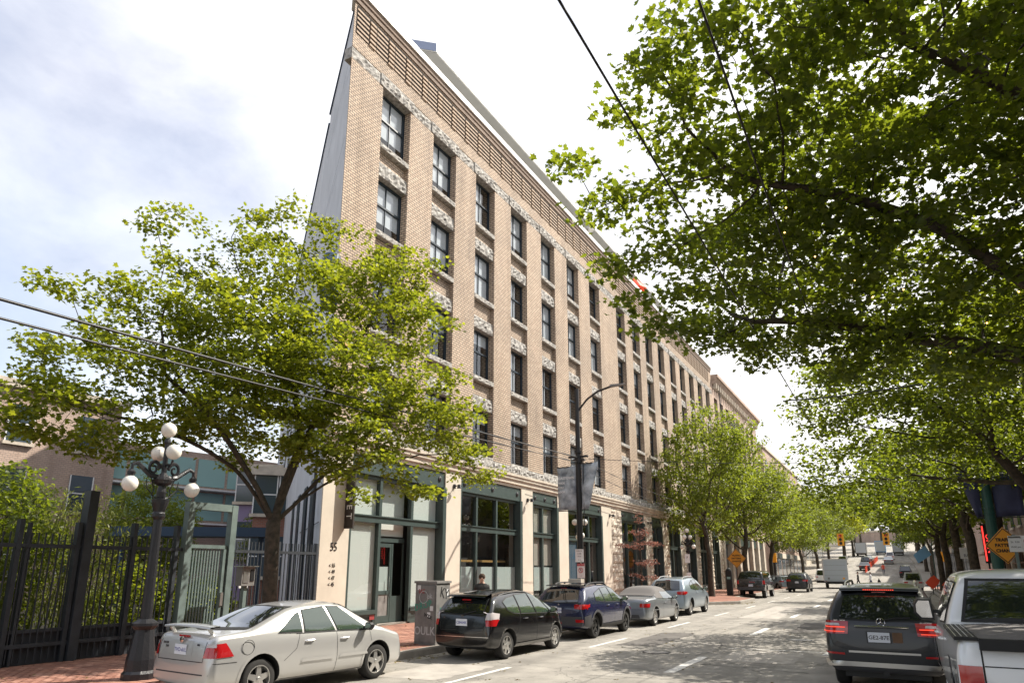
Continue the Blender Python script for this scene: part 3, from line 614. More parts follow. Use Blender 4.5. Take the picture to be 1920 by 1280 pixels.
m = MB(); m.yprism([(F-.5, 19.401), (F+.1, 19.401), (F+.5, 20.0), (F+.65, 20.05), (F+.65, 20.35), (F-.5, 20.35)], 76.3, 103.9); m.build('cornice', 'pale_brick', b2)
cm = MB().box(0, .38, -.12, .12, 0, .55).mesh('bracket', 'cream_stone')
y = 76.8
while y < 103.4: link('bracket', cm, b2, Vector((F+.02, y, 19.0))-PLAN[b2.name]); y += .95
for i, y in enumerate((76.3, 80.5, 84.7, 88.9, 93.1, 97.3, 101.5)): baybox(y, y+1.1, .1, 5.2, F-T, F, 'cream_stone', 'pier', b2)
for y in (77.4, 81.6, 85.8, 90, 94.2, 98.4):
    MB().box(F-.45, F-.4, y, y+3.1, .5, 4.2).build('window', 'window_glass_dark', b2); MB().box(F-.5, F-.2, y, y+3.1, 4.2, 5.2).build('fascia', 'dark_green', b2)
fe = thing('fire_escape', 'black iron fire escape with platforms and ladders on the far brick wall', 'fire escape', (F, 80.4, 0), world=True)
for z in (15.2, 12.6, 9.3):
    m = MB(); m.box(F+.05, F+1.2, 78.2, 82.4, z, z+.06)
    for yy in np.linspace(78.2, 82.4, 12): m.box(F+1.16, F+1.19, yy-.015, yy+.015, z, z+1.0)
    for zz in (.5, 1.0): m.box(F+1.15, F+1.2, 78.2, 82.4, z+zz-.02, z+zz+.02); m.box(F+.05, F+1.2, 78.2, 78.24, z+zz-.02, z+zz+.02); m.box(F+.05, F+1.2, 82.36, 82.4, z+zz-.02, z+zz+.02)
    m.build('platform', 'iron', fe)
    m = MB(); m.tube([(F+.6, 81.8, z), (F+.6, 79, z-2.6)], .04, 5); m.tube([(F+.95, 81.8, z), (F+.95, 79, z-2.6)], .04, 5)
    for q in range(9): m.box(F+.6, F+.95, 81.8-q*.31-.1, 81.8-q*.31+.05, z-q*.29-.03, z-q*.29)
    m.build('stair', 'iron', fe)
m = MB(); m.tube([(F+.3, 78.3, 15.2), (F+.3, 78.3, 20.6)], .03, 5); m.tube([(F+.3, 78.75, 15.2), (F+.3, 78.75, 20.6)], .03, 5)
for q in range(17): m.tube([(F+.3, 78.3, 15.5+q*.3), (F+.3, 78.75, 15.5+q*.3)], .015, 4)
m.build('ladder', 'iron', fe)
def block(name, label, x0, x1, y0, y1, z1, mt, face, cols_, rows_, z0=0, ww=1.2, wh=1.8, trim='cream_stone', shop=True):
    """plain street building; face: '+x','-x','-y' side carries the windows"""
    b = thing(name, label, 'building', ((x0+x1)/2, (y0+y1)/2, z0), world=True)
    zb = z0-1 if z0 > 0 else z0
    MB().box(x0, x1, y0, y1, zb, z1).build('wall', mt, b)
    MB().box(x0-.2, x1+.2, y0-.2, y1+.2, z1, z1+.35).build('cornice', trim, b)
    fl = (z1-z0-4.6)/rows_
    for c in range(cols_):
        for r_ in range(rows_):
            zz = z0+4.6+r_*fl
            if face in ('+x', '-x'):
                X = x1 if face == '+x' else x0; s = 1 if face == '+x' else -1; yc = y0+(c+.5)*(y1-y0)/cols_; lo, hi = sorted((X+s*.01, X+s*.06)); l2, h2 = sorted((X, X+s*.15))
                w = MB().box(lo, hi, yc-ww/2, yc+ww/2, zz, zz+wh).build('window', 'window_glass_dark', b); MB().box(l2, h2, yc-ww/2-.1, yc+ww/2+.1, zz-.15, zz-.002).build('sill', trim, w, loc=(0, 0, 0))
                l3, h3 = sorted((X+s*.061, X+s*.09)); MB().box(l3, h3, yc-ww/2, yc+ww/2, zz+wh/2-.04, zz+wh/2+.04).box(l3, h3, yc-ww/2, yc-ww/2+.07, zz, zz+wh).box(l3, h3, yc+ww/2-.07, yc+ww/2, zz, zz+wh).build('frame', 'sign_white' if s > 0 else 'window_frame', w, loc=(0, 0, 0))
            else:
                xc = x0+(c+.5)*(x1-x0)/cols_
                w = MB().box(xc-ww/2, xc+ww/2, y0-.06, y0-.01, zz, zz+wh).build('window', 'window_glass_dark', b); MB().box(xc-ww/2-.1, xc+ww/2+.1, y0-.15, y0, zz-.15, zz-.002).build('sill', trim, w, loc=(0, 0, 0))
                MB().box(xc-ww/2, xc+ww/2, y0-.09, y0-.061, zz+wh/2-.04, zz+wh/2+.04).build('frame', 'sign_white', w, loc=(0, 0, 0))
        if shop and face in ('+x', '-x'):
            X = x1 if face == '+x' else x0; s = 1 if face == '+x' else -1; cw = (y1-y0)/cols_; lo, hi = sorted((X+s*.01, X+s*.06)); yc = y0+(c+.5)*cw
            MB().box(lo, hi, yc-cw*.4, yc+cw*.4, z0+.6, z0+3.3).build('shop_window', 'window_glass_dark', b)
            l2, h2 = sorted((X+s*.061, X+s*.2)); MB().box(l2, h2, yc-cw*.46, yc+cw*.46, z0+3.35, z0+4.0).build('fascia', 'dark_green' if c % 2 else 'cream', b)
    return b
block('far_building', 'pale brick building across the side street with its roofline above the left trees', -26, F, 109, 150, 17.5, 'pale_brick', '+x', 9, 4)
block('hill_building', 'cream building high on the left of the rising street', -26, F-.5, 152, 200, 17, 'cream', '+x', 8, 3, z0=3)
block('hill_building', 'pale brick building on the right of the rising street beyond the signals', 8, 24, 112, 150, 15, 'pale_brick', '-x', 8, 3, z0=1)
block('hill_building', 'red brick building at the far top of the street on the right', 8, 24, 152, 230, 19, 'red_brick', '-x', 10, 4, z0=4)
block('hill_building', 'dim grey building closing the far end of the rising street', -16, 12, 345, 360, 16, 'pale_brick', '-y', 8, 1, z0=12)
# right side of the street
rb = thing('awning_building', 'brown brick building on the right with dark shopfronts and wooden awnings behind the trees', 'building', (9.2, 30, 0), world=True)
MB().box(9.2, 22, -25, 92, 0, 12.5).build('wall', 'brown_brick', rb); MB().box(8.9, 22, -25, 92, 12.501, 13).build('cornice', 'cream_stone', rb)
for i in range(22):
    y = -6+i*4.4
    for z in (5.2, 8.8): w = MB().box(9.14, 9.19, y+.6, y+2.2, z, z+2).build('window', 'window_glass_dark', rb); MB().box(9.02, 9.139, y+.5, y+2.3, z-.16, z-.002).build('sill', 'cream_stone', w, loc=(0, 0, 0))
    w = MB().box(9.14, 9.19, y+.3, y+3.9, .5, 3.1).build('shop_window', 'window_glass_dark', rb); MB().box(9.0, 9.139, y+2.0, y+2.12, .5, 3.1).box(9.0, 9.138, y+.3, y+3.9, 2.3, 2.4).build('frame', 'wood', w, loc=(0, 0, 0))
    MB().box(8.9, 9.19, y+4.0, y+4.5, .15, 4.2).build('pier', 'cream_stone' if i % 2 else 'brown_brick', rb)
    if i % 3 != 1:
        o = MB()
        for q in range(7): x = 8.95-q*.28; z = 4.1-q*.16; o.box(x-.26, x, y+.1, y+4.1, z-.06, z-.02+.0)
        o.build('awning', 'wood', rb)
# left background, across the garden
def rotbox(o, w, d, z0, z1, mt, name, par): return MB().box(-w/2, w/2, 0, d, z0, z1).build(name, mt, par)
def bgbuild(name, label, px, py, rz, w, h, mt, nc, nr, fl, z0w, trim='cream_stone', ww=1.3, wh=1.9):
    t = thing(name, label, 'building', (px, py, 0), rz)
    MB().box(-w/2, w/2, 0, 9, 0, h).build('wall', mt, t); MB().box(-w/2-.3, w/2+.3, -.35, 9, h, h+.4).build('cornice', trim, t)
    for c in range(nc):
        for r_ in range(nr):
            x = -w/2+(c+.5)*w/nc; z = z0w+r_*fl
            wn = MB().box(x-ww/2, x+ww/2, -.05, -.01, z, z+wh).build('window', 'window_glass_dark', t); MB().box(x-ww/2-.1, x+ww/2+.1, -.2, -.001, z-.16, z-.002).build('sill', trim, wn)
            MB().box(x-ww/2, x+ww/2, -.08, -.051, z+wh/2-.03, z+wh/2+.03).box(x-ww/2, x-ww/2+.06, -.08, -.051, z, z+wh).box(x+ww/2-.06, x+ww/2, -.08, -.051, z, z+wh).build('frame', 'sign_white', wn)
    return t
bgbuild('brick_house', 'old pinkish brick block with white framed windows across the garden on the far left', -39.5, 19, R(90), 21, 10.7, 'pale_brick', 6, 3, 3.2, 1.6)
gb = thing('glass_building', 'teal glass fronted building behind the left street lamp', 'building', (-39.5, 36.5, 0), R(80))
MB().box(-6.5, 6.5, 0, 8, 0, 9).build('wall', 'pale_brick', gb)
for c in range(6):
    for r_ in range(2, 4): MB().box(-6.3+c*2.1, -4.4+c*2.1, -.06, -.01, .6+r_*2.1, 2.3+r_*2.1).build('window', 'teal_glass', gb)
for r_ in range(2, 4): MB().box(-6.5, 6.5, -.9, 0, .3+r_*2.1, .4+r_*2.1).build('balcony', 'sign_white', gb)
bgbuild('purple_building', 'purple painted building with iron stairs seen left of the tree trunk', -32.5, 34.5, R(42), 2.2, 7.2, 'purple', 2, 2, 3, 2.5)
bgbuild('red_building', 'red brick building seen beside the street tree trunk beyond the fence', -27.6, 31.6, R(48), 3.4, 6.4, 'red_brick', 3, 2, 3, 1.5)
cp = thing('steel_canopy', 'long dark blue steel canopy beyond the gate', 'canopy', (-18.4, 17.2, 0), R(38))
MB().box(-2.2, 2.2, -.6, .6, 2.72, 2.98).build('roof', 'navy_metal', cp)
for x in (-2, 1.9): MB().tube([(x, 0, 0), (x, 0, 2.72)], .08, 8).build('post', 'navy_metal', cp)
# ================================================================ TREES
def colonize(base, blobs, n_att, seed, step=.28, di=2.2, dk=.45, trunk_top=None, iters=140, mains=()):
    rs = np.random.RandomState(seed)
    vol = np.array([b[3]**2*b[4] for b in blobs]); pr = vol/vol.sum(); ids = rs.choice(len(blobs), n_att, p=pr)
    d = rs.normal(size=(n_att, 3)); d /= np.linalg.norm(d, axis=1)[:, None]; rad = rs.uniform(.25, 1, n_att)[:, None]**.5
    B = np.array([b[:3] for b in blobs]); RR = np.array([(b[3], b[3], b[4]) for b in blobs])
    A = B[ids]+d*rad*RR[ids]
    base = np.array(base, float); nodes = [base]; par = [-1]
    def grow_to(i, tgt):
        tgt = np.array(tgt, float); k = max(1, int(np.linalg.norm(tgt-nodes[i])/step)); s0 = nodes[i].copy(); wob = rs.normal(size=3)*.02
        for q in range(1, k+1):
            t = q/k; p = s0+(tgt-s0)*t+wob*math.sin(t*6)+np.array([0, 0, .10*np.linalg.norm(tgt-s0)])*math.sin(math.pi*t)*.5
            nodes.append(p); par.append(i); i = len(nodes)-1
        return i
    top = grow_to(0, trunk_top if trunk_top is not None else base+[0, 0, 2.5])
    for mn in mains:
        i = top
        for tgt in mn: i = grow_to(i, tgt)
    P = np.array(nodes); near = np.full(n_att, 1e9); who = np.zeros(n_att, int)
    def upd(P0, i0):
        nonlocal near, who
        D = np.linalg.norm(A[:, None]-P0[None], axis=2); j = D.argmin(1); dm = D[np.arange(len(A)), j]; b = dm < near; near[b] = dm[b]; who[b] = j[b]+i0
    upd(P, 0); alive = np.ones(n_att, bool)
    for it in range(iters):
        alive &= near > dk
        lim = di if it > 12 else 60
        act = np.where(alive & (near < lim))[0]
        if len(act) == 0:
            if not alive.any(): break
            act = np.where(alive)[0]; act = act[np.argsort(near[act])[:8]]
        acc = {}
        for a in act:
            w = who[a]; v = A[a]-nodes[w]; v /= np.linalg.norm(v)+1e-9; acc[w] = acc.get(w, 0)+v
        new = []
        for w, v in acc.items():
            v = v/(np.linalg.norm(v)+1e-9)+rs.normal(size=3)*.16; v /= np.linalg.norm(v); p = nodes[w]+v*step
            new.append(p); nodes.append(p); par.append(w)
        upd(np.array(new), len(nodes)-len(new))
    return np.array(nodes), np.array(par), rs
def wood_mesh(nodes, par, r_trunk, seed, name, bmat='bark', tip=.006, minr=.0):
    n = len(nodes); kids = [[] for _ in range(n)]
    for i in range(1, n): kids[par[i]].append(i)
    wgt = np.zeros(n)
    for i in range(n-1, -1, -1): wgt[i] = sum(wgt[k] for k in kids[i]) if kids[i] else 1.0
    ei = math.log(r_trunk/tip)/math.log(wgt[0]); rad = tip*wgt**ei
    m = MB(); stack = [(0, None)]
    while stack:
        s, p = stack.pop(); pts = []; rr = []
        if p is not None: pts.append(nodes[p]); rr.append(min(rad[p], rad[s]*1.25))
        i = s
        while True:
            pts.append(nodes[i]); rr.append(rad[i])
            if not kids[i]: break
            ks = sorted(kids[i], key=lambda k: -wgt[k])
            for k in ks[1:]: stack.append((k, i))
            i = ks[0]
        if len(pts) < 2 or max(rr) < minr: continue
        if p is None: rr = [r*(1+.45*math.exp(-q*.9)) for q, r in enumerate(rr)]
        mr = max(rr); nn = 12 if mr > .12 else 6 if mr > .035 else 4
        m.tube([tuple(q) for q in pts], rr, nn, cap=False)
    return m.mesh(name, bmat, True), wgt, kids
def leaf_shape(kind):
    if kind == 'maple': 
        o = [(0, 0), (.28, -.02), (.5, .22), (.34, .34), (.5, .66), (.2, .62), (0, 1.0), (-.2, .62), (-.5, .66), (-.34, .34), (-.5, .22), (-.28, -.02)]
        L_ = [(x, y, abs(x)*.28-.05*y*y) for x, y in o]; return np.array(L_), [(0, 1, 2, 3, 4, 5, 6), (0, 6, 7, 8, 9, 10, 11)]
    if kind == 'blade': return np.array([(0, 0, 0), (.09, .4, .02), (0, 1, -.15), (-.09, .4, .02)]), [(0, 1, 2, 3)]
    o = [(0, 0, 0), (.42, .3, .1), (.3, .7, .08), (0, 1, -.08), (-.3, .7, .08), (-.42, .3, .1)]
    return np.array(o), [(0, 1, 2, 3), (0, 3, 4, 5)]
def leaves_mesh(name, pts, per, size, spread, rs, mt, kind='maple', flat=.35, tiltmax=1.0):
    n = len(pts)*per; c = np.repeat(pts, per, axis=0)+np.clip(rs.normal(size=(n, 3)), -1.7, 1.7)*np.array([spread, spread, spread*flat])
    shp, fcs = leaf_shape(kind); k = len(shp); s = size*rs.uniform(.6, 1.25, n)
    az = rs.uniform(0, 2*np.pi, n); til = rs.normal(0, .42*tiltmax, n)-.25; rol = rs.normal(0, .5*tiltmax, n)
    ca, sa, ct, st, cr, sr = np.cos(az), np.sin(az), np.cos(til), np.sin(til), np.cos(rol), np.sin(rol)
    Rm = np.zeros((n, 3, 3))
    # columns: x'(side), y'(tip), z'(normal)
    yv = np.stack([-sa*ct, ca*ct, st], 1); xv0 = np.stack([ca, sa, np.zeros(n)], 1); zv0 = np.cross(xv0, yv)
    xv = xv0*cr[:, None]+zv0*sr[:, None]; zv = np.cross(xv, yv)
    V = c[:, None]+s[:, None, None]*(shp[None, :, 0:1]*xv[:, None]+shp[None, :, 1:2]*yv[:, None]+shp[None, :, 2:3]*zv[:, None])
    V = V.reshape(-1, 3).astype(np.float32)
    me = bpy.data.meshes.new(name); me.vertices.add(len(V)); me.vertices.foreach_set('co', V.ravel())
    lens = [len(f) for f in fcs]; lt = sum(lens); idx = np.concatenate([np.array(f) for f in fcs])
    loops = (np.arange(n)[:, None]*k+idx[None]).ravel().astype(np.int32); tot = np.tile(np.array(lens, np.int32), n); start = np.concatenate([[0], np.cumsum(tot)[:-1]]).astype(np.int32)
    me.loops.add(len(loops)); me.loops.foreach_set('vertex_index', loops); me.polygons.add(len(tot)); me.polygons.foreach_set('loop_start', start); me.polygons.foreach_set('loop_total', tot)
    me.materials.append(M[mt]); me.update(calc_edges=True); return me
def tree(name, label, base, blobs, n_att, seed, r_trunk, per, size, spread, lmat, trunk_top, kind='maple', mains=(), group=None, dk=.45, step=.28, flat=.35, minr=0, leafr=.02):
    base = m3(*base); blobs = [(*m3(*b[:3]), b[3]*1.03, b[4]*KZ) for b in blobs]; trunk_top = m3(*trunk_top); mains = [[m3(*q) for q in mn] for mn in mains]
    nodes, par, rs = colonize(base, blobs, n_att, seed, dk=dk, step=step, trunk_top=trunk_top, mains=mains)
    t = thing(name, label, 'tree', base, group=group, raw=True); PLAN[t.name] = Vector(base)
    wm, rad, kids = wood_mesh(nodes, par, r_trunk, seed, 'trunk', minr=minr)
    link('trunk', wm, t)
    tips = nodes[[i for i in range(len(nodes)) if rad[i] < 5 and (not kids[i] or rs.rand() < .6)]]
    print(name, 'nodes', len(nodes), 'tips', len(tips)); cm = leaves_mesh('crown', tips, per, size, spread, rs, lmat, kind, flat)
    link('crown', cm, t, kind='stuff'); return t
bl = [(-13.3, 11.3, 8.3, 0.8, 0.6), (-11.6, 13.1, 7.7, 1.5, 1.1), (-13.1, 12.4, 7.0, 1.4, 1.1), (-11.8, 14.3, 9.9, 0.6, 0.5), (-11.9, 14.4, 9.2, .6, .5), (-12.8, 13.3, 9.8, 0.6, 0.5), (-12.9, 13.0, 9.0, .7, .5), (-10.9, 16.4, 9.9, .5, .4), (-13.0, 9.2, 6.6, 0.8, 0.5), (-12.8, 10.4, 7.0, 1.1, 0.7), (-13.0, 9.3, 5.4, 1.3, 1.0), (-12.0, 11.3, 5.2, 1.6, 1.0), (-10.8, 13.1, 5.9, 1.7, 1.3), (-10.5, 15.6, 7.7, 1.4, 1.0), (-10.8, 16.6, 9.3, 0.7, 0.5), (-10.6, 14.5, 8.6, 0.9, 0.7), (-13.3, 8.9, 4.3, 0.9, 0.6), (-13.0, 10.1, 4.3, 1.2, 0.7), (-10.2, 15.5, 5.7, 1.7, 1.1), (-9.7, 16.7, 5.0, 1.2, 0.8), (-9.3, 17.5, 4.1, 0.7, 0.5), (-10.4, 13.6, 4.5, 1.3, 0.8), (-12.9, 13.9, 5.0, 1.2, 0.7), (-9.6, 15.2, 3.5, 0.7, 0.4), (-9.4, 13.2, 3.0, 0.35, 0.3), (-14.2, 9.0, 5.9, 0.5, 0.4), (-12.2, 12.3, 6.4, 2.2, 1.5), (-11.4, 11.4, 6.3, 1.3, 1.0), (-12.8, 8.8, 4.3, .8, .45), (-12.7, 11.0, 4.6, 1.0, .5), (-12.6, 12.2, 4.9, .9, .5), (-11.1, 12.8, 5.0, 1.2, .6), (-10.6, 13.9, 4.3, .9, .4), (-13.1, 9.1, 4.8, .9, .5), (-13.2, 8.1, 4.5, .6, .4), (-13.6, 7.4, 5.0, .5, .35), (-9.85, 15.0, 4.2, .8, .4), (-13.0, 10.9, 9.2, .4, .35), (-12.2, 13.8, 10.3, .45, .4), (-12.6, 12.7, 9.8, .4, .35), (-13.3, 10.5, 8.6, .6, .5), (-12.8, 11.9, 8.8, .9, .6), (-13.4, 8.6, 7.0, .5, .3), (-10.4, 17.0, 10.0, .4, .3), (-11.2, 15.2, 8.6, .9, .6)]
tree('street_tree', 'yellow green maple with a broad crown in front of the brick corner', (-11.9, 13.3, .15), bl, 3300, 11, .165, 58, .105, .23, 'leaf_left', (-11.95, 13.25, 2.75),
     mains=[[(-12.3, 12.3, 4.2), (-12.9, 10.8, 5.6)], [(-11.7, 13.6, 4.6), (-12.2, 13.4, 7.2)], [(-11.1, 14.4, 4.1), (-10.4, 15.6, 5.6)], [(-11.3, 14.0, 3.6), (-10.1, 15.2, 4.3)], [(-12.6, 12.6, 3.9), (-13.1, 10.3, 4.6)], [(-11.6, 13.9, 5.0), (-11.0, 15, 7.6)]], dk=.42, group='maples along the left pavement')
br = [(-1.9, 8.3, 8.0, 0.6, 0.5), (-2.6, 8.6, 7.6, 0.4, 0.3), (-3.2, 9.4, 7.3, 0.5, 0.3), (-3.4, 9.9, 6.8, 0.5, 0.4), (-2.8, 10.1, 6.6, 0.7, 0.5), (-3.0, 10.6, 6.0, 0.6, 0.4), (-3.1, 11.0, 5.8, 0.5, 0.4), (-2.9, 11.6, 5.5, 0.6, 0.4), (-1.3, 7.9, 7.4, 0.9, 0.6), (-1.5, 9.4, 6.9, 1.1, 0.8), (-1.6, 10.9, 6.2, 1.2, 0.9), (-2.2, 12.3, 5.6, 0.9, 0.6), (-1.7, 13.4, 5.5, 0.7, 0.5), (-0.3, 8.5, 7.4, 1.1, 0.8), (-0.4, 10.0, 6.8, 1.3, 0.9), (-0.5, 11.0, 6, 1.3, 0.8), (-0.5, 12.5, 5.4, 1.0, 0.6), (0.9, 9.0, 7.4, 1.1, 0.8), (0.9, 10.0, 6.5, 1.2, 0.9), (0.8, 11.0, 5.8, 1.3, 0.8), (1.7, 8.8, 7.1, 0.9, 0.6), (1.6, 9.9, 6.1, 1.0, 0.7), (1.6, 10.9, 5.3, 1.0, 0.7), (0.4, 12.2, 5.0, 0.9, 0.5), (1.3, 11.9, 4.6, 0.9, 0.5), (2.3, 9.3, 6.3, 0.9, 0.7), (2.5, 10.3, 5.6, 1.0, 0.7), (0.6, 8.0, 7.6, 0.9, 0.7), (-0.5, 7.5, 7.6, 0.9, 0.6), (3.6, 11, 8.0, 2.4, 1.6), (1.2, 9.8, 8.2, 2.2, 1.0), (.2, 6.9, 8.4, 1.2, .7), (2.3, 7.2, 7.6, 1.4, .9), (-4.5, 10.0, 8.05, .28, .18), (-3.9, 9.8, 7.7, .35, .2), (-4.7, 9.95, 8.25, .15, .12), (.44, 12.3, 5.0, .8, .5), (1.1, 12.2, 4.7, .8, .5), (1.7, 12.2, 4.5, .8, .5), (-.3, 13, 4.95, .8, .5), (2.4, 12.4, 5.2, 1.0, .8), (-1.3, 14.9, 6.3, 1.1, 0.8), (-0.5, 15.5, 6.8, 1.1, 0.8), (0.3, 15.5, 6.5, 1.1, 0.8), (1.1, 15.5, 6.1, 1.1, 0.8), (1.9, 15.4, 6.0, 1.1, 0.8), (2.4, 14.8, 6.9, 1.1, 0.8), (0.9, 15.0, 7.6, 1.1, 0.8), (-0.4, 15.0, 8.0, 1.1, 0.8), (-1.5, 14.7, 7.3, 1.0, 0.8), (2.4, 13.8, 8.7, 1.1, 0.8), (0.6, 14.0, 9.0, 1.1, 0.8), (-0.8, 13.0, 8.8, 1.1, 0.8), (-2.0, 13.3, 7.5, .9, 0.6), (-2.2, 13.8, 6.3, .9, 0.6), (1.3, 15.9, 5.4, 1.0, 0.6), (2.0, 15.4, 5.2, 1.0, 0.6)]
tree('street_tree', 'huge dark green maple leaning over the road from the right edge', (3.7, 11.6, .15), br, 5400, 5, .24, 50, .108, .22, 'leaf_right', (3.5, 11.5, 2.9),
     mains=[[(2.6, 11.0, 4.2), (1.0, 10.2, 5.8), (-1.0, 9.6, 6.6)], [(3.3, 11.2, 4.9), (2.5, 10, 6.6), (.8, 8.8, 7.6)], [(2.7, 11.8, 4.0), (.6, 12.2, 5.0), (-1.6, 12.4, 5.6)], [(3.6, 11.3, 5.5), (3.6, 11, 8)]], dk=.42, group='maples along the right pavement')
bb_ = [(-0.9, 24.0, 6.5, 0.9, 0.7), (-1.9, 24.9, 6.2, 0.8, 0.5), (-1.8, 25.7, 5.3, 1.0, 0.6), (-0.5, 24.0, 5.7, 1.4, 0.9), (0.5, 23.0, 5.4, 1.4, 1.0), (-0.3, 26.0, 4.8, 1.2, 0.8), (1.3, 22.4, 5.4, 1.3, 1.0), (1.1, 25.0, 4.6, 1.3, 0.9), (2.1, 21.9, 4.9, 1.0, 0.7), (2.4, 20.4, 5.5, 0.9, 0.7), (3.6, 23, 6.8, 2.4, 1.8), (2.6, 25.4, 5, 1.4, 1.0), (-1.2, 22.6, 6.3, 1.2, .8), (0, 21.5, 6.4, 1.3, .9), (1.4, 20.5, 6.3, 1.3, .9), (-1.6, 26.8, 4.3, 1.2, .8), (0.2, 27.5, 4.0, 1.3, .8), (2.2, 19, 5.6, 1.1, .8), (2, 21, 7.4, 1.4, 1), (.5, 22, 7.4, 1.4, 1), (-.8, 23, 7.0, 1.1, .7), (2.6, 18, 6.6, 1.1, .8), (-0.2, 21.0, 6.5, 1.3, 0.9), (0.7, 21.0, 6.0, 1.3, 0.9), (1.7, 19.9, 5.6, 1.3, 0.9), (-1.4, 26.0, 4.4, 1.2, 0.7), (-0.5, 28.0, 3.8, 1.2, 0.7), (4.4, 25, 5, 1.6, 1.2)]
tree('street_tree', 'dark green maple behind the sagging wires right of the lane', (3.7, 23.6, .15), bb_, 3000, 9, .2, 46, .13, .33, 'leaf_right', (3.6, 23.6, 3.2), kind='oval', dk=.5, step=.32, group='maples along the right pavement')
# generic kerb trees: meshes shared
def generic(seed, r, h0, h1, nA, lmat, size, per):
    zc = (h0+h1)/2; hz = (h1-h0)/2; rs = random.Random(seed)
    blobs = [(0, 0, zc, r*.75, hz*.8)]+[(r*.62*math.cos(t)*rs.uniform(.7, 1.1), r*.62*math.sin(t)*rs.uniform(.7, 1.1), zc+hz*rs.uniform(-.6, .5), r*rs.uniform(.28, .45), hz*rs.uniform(.25, .45)) for t in np.linspace(0, 6.28, 11)]+[(rs.uniform(-.3, .3)*r, rs.uniform(-.3, .3)*r, h1-hz*.2, r*.3, hz*.25)]
    nodes, par, rs2 = colonize((0, 0, 0), blobs, nA, seed, step=.4, dk=.6, di=3, trunk_top=(0.05, 0, h0*.75))
    wm, rad, kids = wood_mesh(nodes, par, .21, seed, 'trunk', minr=.012, tip=.008)
    tips = nodes[[i for i in range(len(nodes)) if rad[i] < 5 and (not kids[i] or rs2.rand() < .5)]]
    return wm, leaves_mesh('crown', tips, per, size, .34, rs2, lmat, 'oval', .5)
gl = [generic(s, 5.2, 3.2, 12.2, 1500, 'leaf_row', .2, 32) for s in (21, 22)]
gr = [generic(s, 4.6, 3.2, 8.8, 1300, 'leaf_right', .21, 32) for s in (31, 32)]
gy = generic(41, 3.6, 2.6, 8, 600, 'leaf_yellow', .26, 26)
def place(g, x, y, rz, sc, label, group, z=.15):
    t = thing('street_tree', label, 'tree', (x, y, z), rz, group); sc = (sc, sc, sc) if not hasattr(sc, '__len__') else sc; t.scale = (sc[0]*1.04, sc[1], sc[2]*KZ)
    link('trunk', g[0], t); link('crown', g[1], t, kind='stuff'); return t
GL = 'maples along the left pavement'; GR = 'maples along the right pavement'
place(gl[0], -11.2, 54.0, .3, (.84, 1.05, 1.06), 'bright green maple behind the seven globe lamp, trunk left of the orange diamond sign', GL)
place(gl[1], -11.2, 68, 2.1, (.84, 1.05, 1.02), 'bright green maple rising behind the black pickup', GL)
place(gl[0], -11.2, 83, 4.0, (.88, 1.1, 1.05), 'bright green maple with its trunk above the dark parked wagon', GL)
place(gl[1], -11.2, 112, 5.0, 1.0, 'green maple on the far side of the crossing, left of the box truck top', GL, .2)
place(gl[0], -11, 132, 1.0, 1.05, 'green maple on the left of the rising street behind the hanging signals', GL, gz(132))
place(gl[1], -11, 156, 1.0, 1.15, 'farthest green maple but one on the left of the rising street', GL, gz(156))
place(gy, 1, 300, 1.0, 2.2, 'round pale tree closing the top of the rising street', GL, gz(300))
place(gl[0], -9, 260, 1.0, 1.7, 'green tree near the top of the rising street on the left', GL, gz(260))
place(gy, -9.5, 178, 1.0, 1.6, 'pale yellow green tree at the far end of the street', GL, gz(178))
place(gr[0], 3.5, 35.5, .5, (1.1, 1.05, 1.0), 'dark maple just behind the green banner pole', GR)
place(gr[1], 3.4, 45, 1.9, (1.15, 1.1, 1.1), 'dark maple with thick trunk left of the red neon sign', GR)
place(gr[0], 3.4, 55, 3.0, 1.1, 'dark maple behind the white shop sign on the right', GR)
place(gr[1], 3.3, 66, 4.1, 1.15, 'dark maple above the red roll-up signs', GR)
place(gr[0], 3.3, 78, 5.3, 1.1, 'dark maple nearest the crossing on the right', GR)
place(gr[1], 4, 116, .9, 1.15, 'dark maple beyond the crossing on the right', GR, .2)
place(gr[0], 4, 140, 2.2, 1.2, 'second dark maple beyond the crossing on the right', GR, gz(140))
place(gr[1], 4, 168, 2.2, 1.4, 'farthest dark maple on the right of the rising street', GR, gz(168))
place(gr[0], 3.6, -5, 2.2, 1.1, 'maple behind the viewer on the right pavement, mirrored in the car windows', GR)
place(gr[1], 3.6, -17, 1.2, 1.2, 'second maple behind the viewer on the right pavement, mirrored in the car windows', GR)
place(gr[0], -12, -8, 1.2, 1.2, 'maple behind the viewer on the left pavement, mirrored in the car windows', GR)
for x, y, sc_, gi, lb in ((-9, 205, 1.3, 0, 'green tree beyond the parked line high on the left'), (-9.5, 232, 1.5, 1, 'green tree near the grey truck high on the left'), (4.5, 200, 1.35, 0, 'dark tree beside the dark box lorry high on the right'), (5, 235, 1.6, 1, 'dark tree at the upper right end of the rising street'), (-4, 315, 1.9, 0, 'wide green tree closing the end of the rising street')):
    place((gl if x < -5 or y > 300 else gr)[gi], x, y, 1.0, sc_, lb, GL if x < 0 else GR, gz(y))
# trees beyond the garden
place(gy, -31, 40, 1, .85, 'sunlit yellow green tree behind the gate posts', 'trees beyond the garden', .1)
place(gl[0], -30, 34, 2.4, (.55, .55, .48), 'green tree between the gate and the purple building', 'trees beyond the garden', .1)
place(gl[1], -23, 19.5, 2.4, (.42, .42, .40), 'small light green tree in the garden behind the gate posts', 'trees beyond the garden', .1)
place(gl[0], -25, 15, 1.4, (.42, .42, .40), 'small green tree in the garden left of the gate', 'trees beyond the garden', .1)
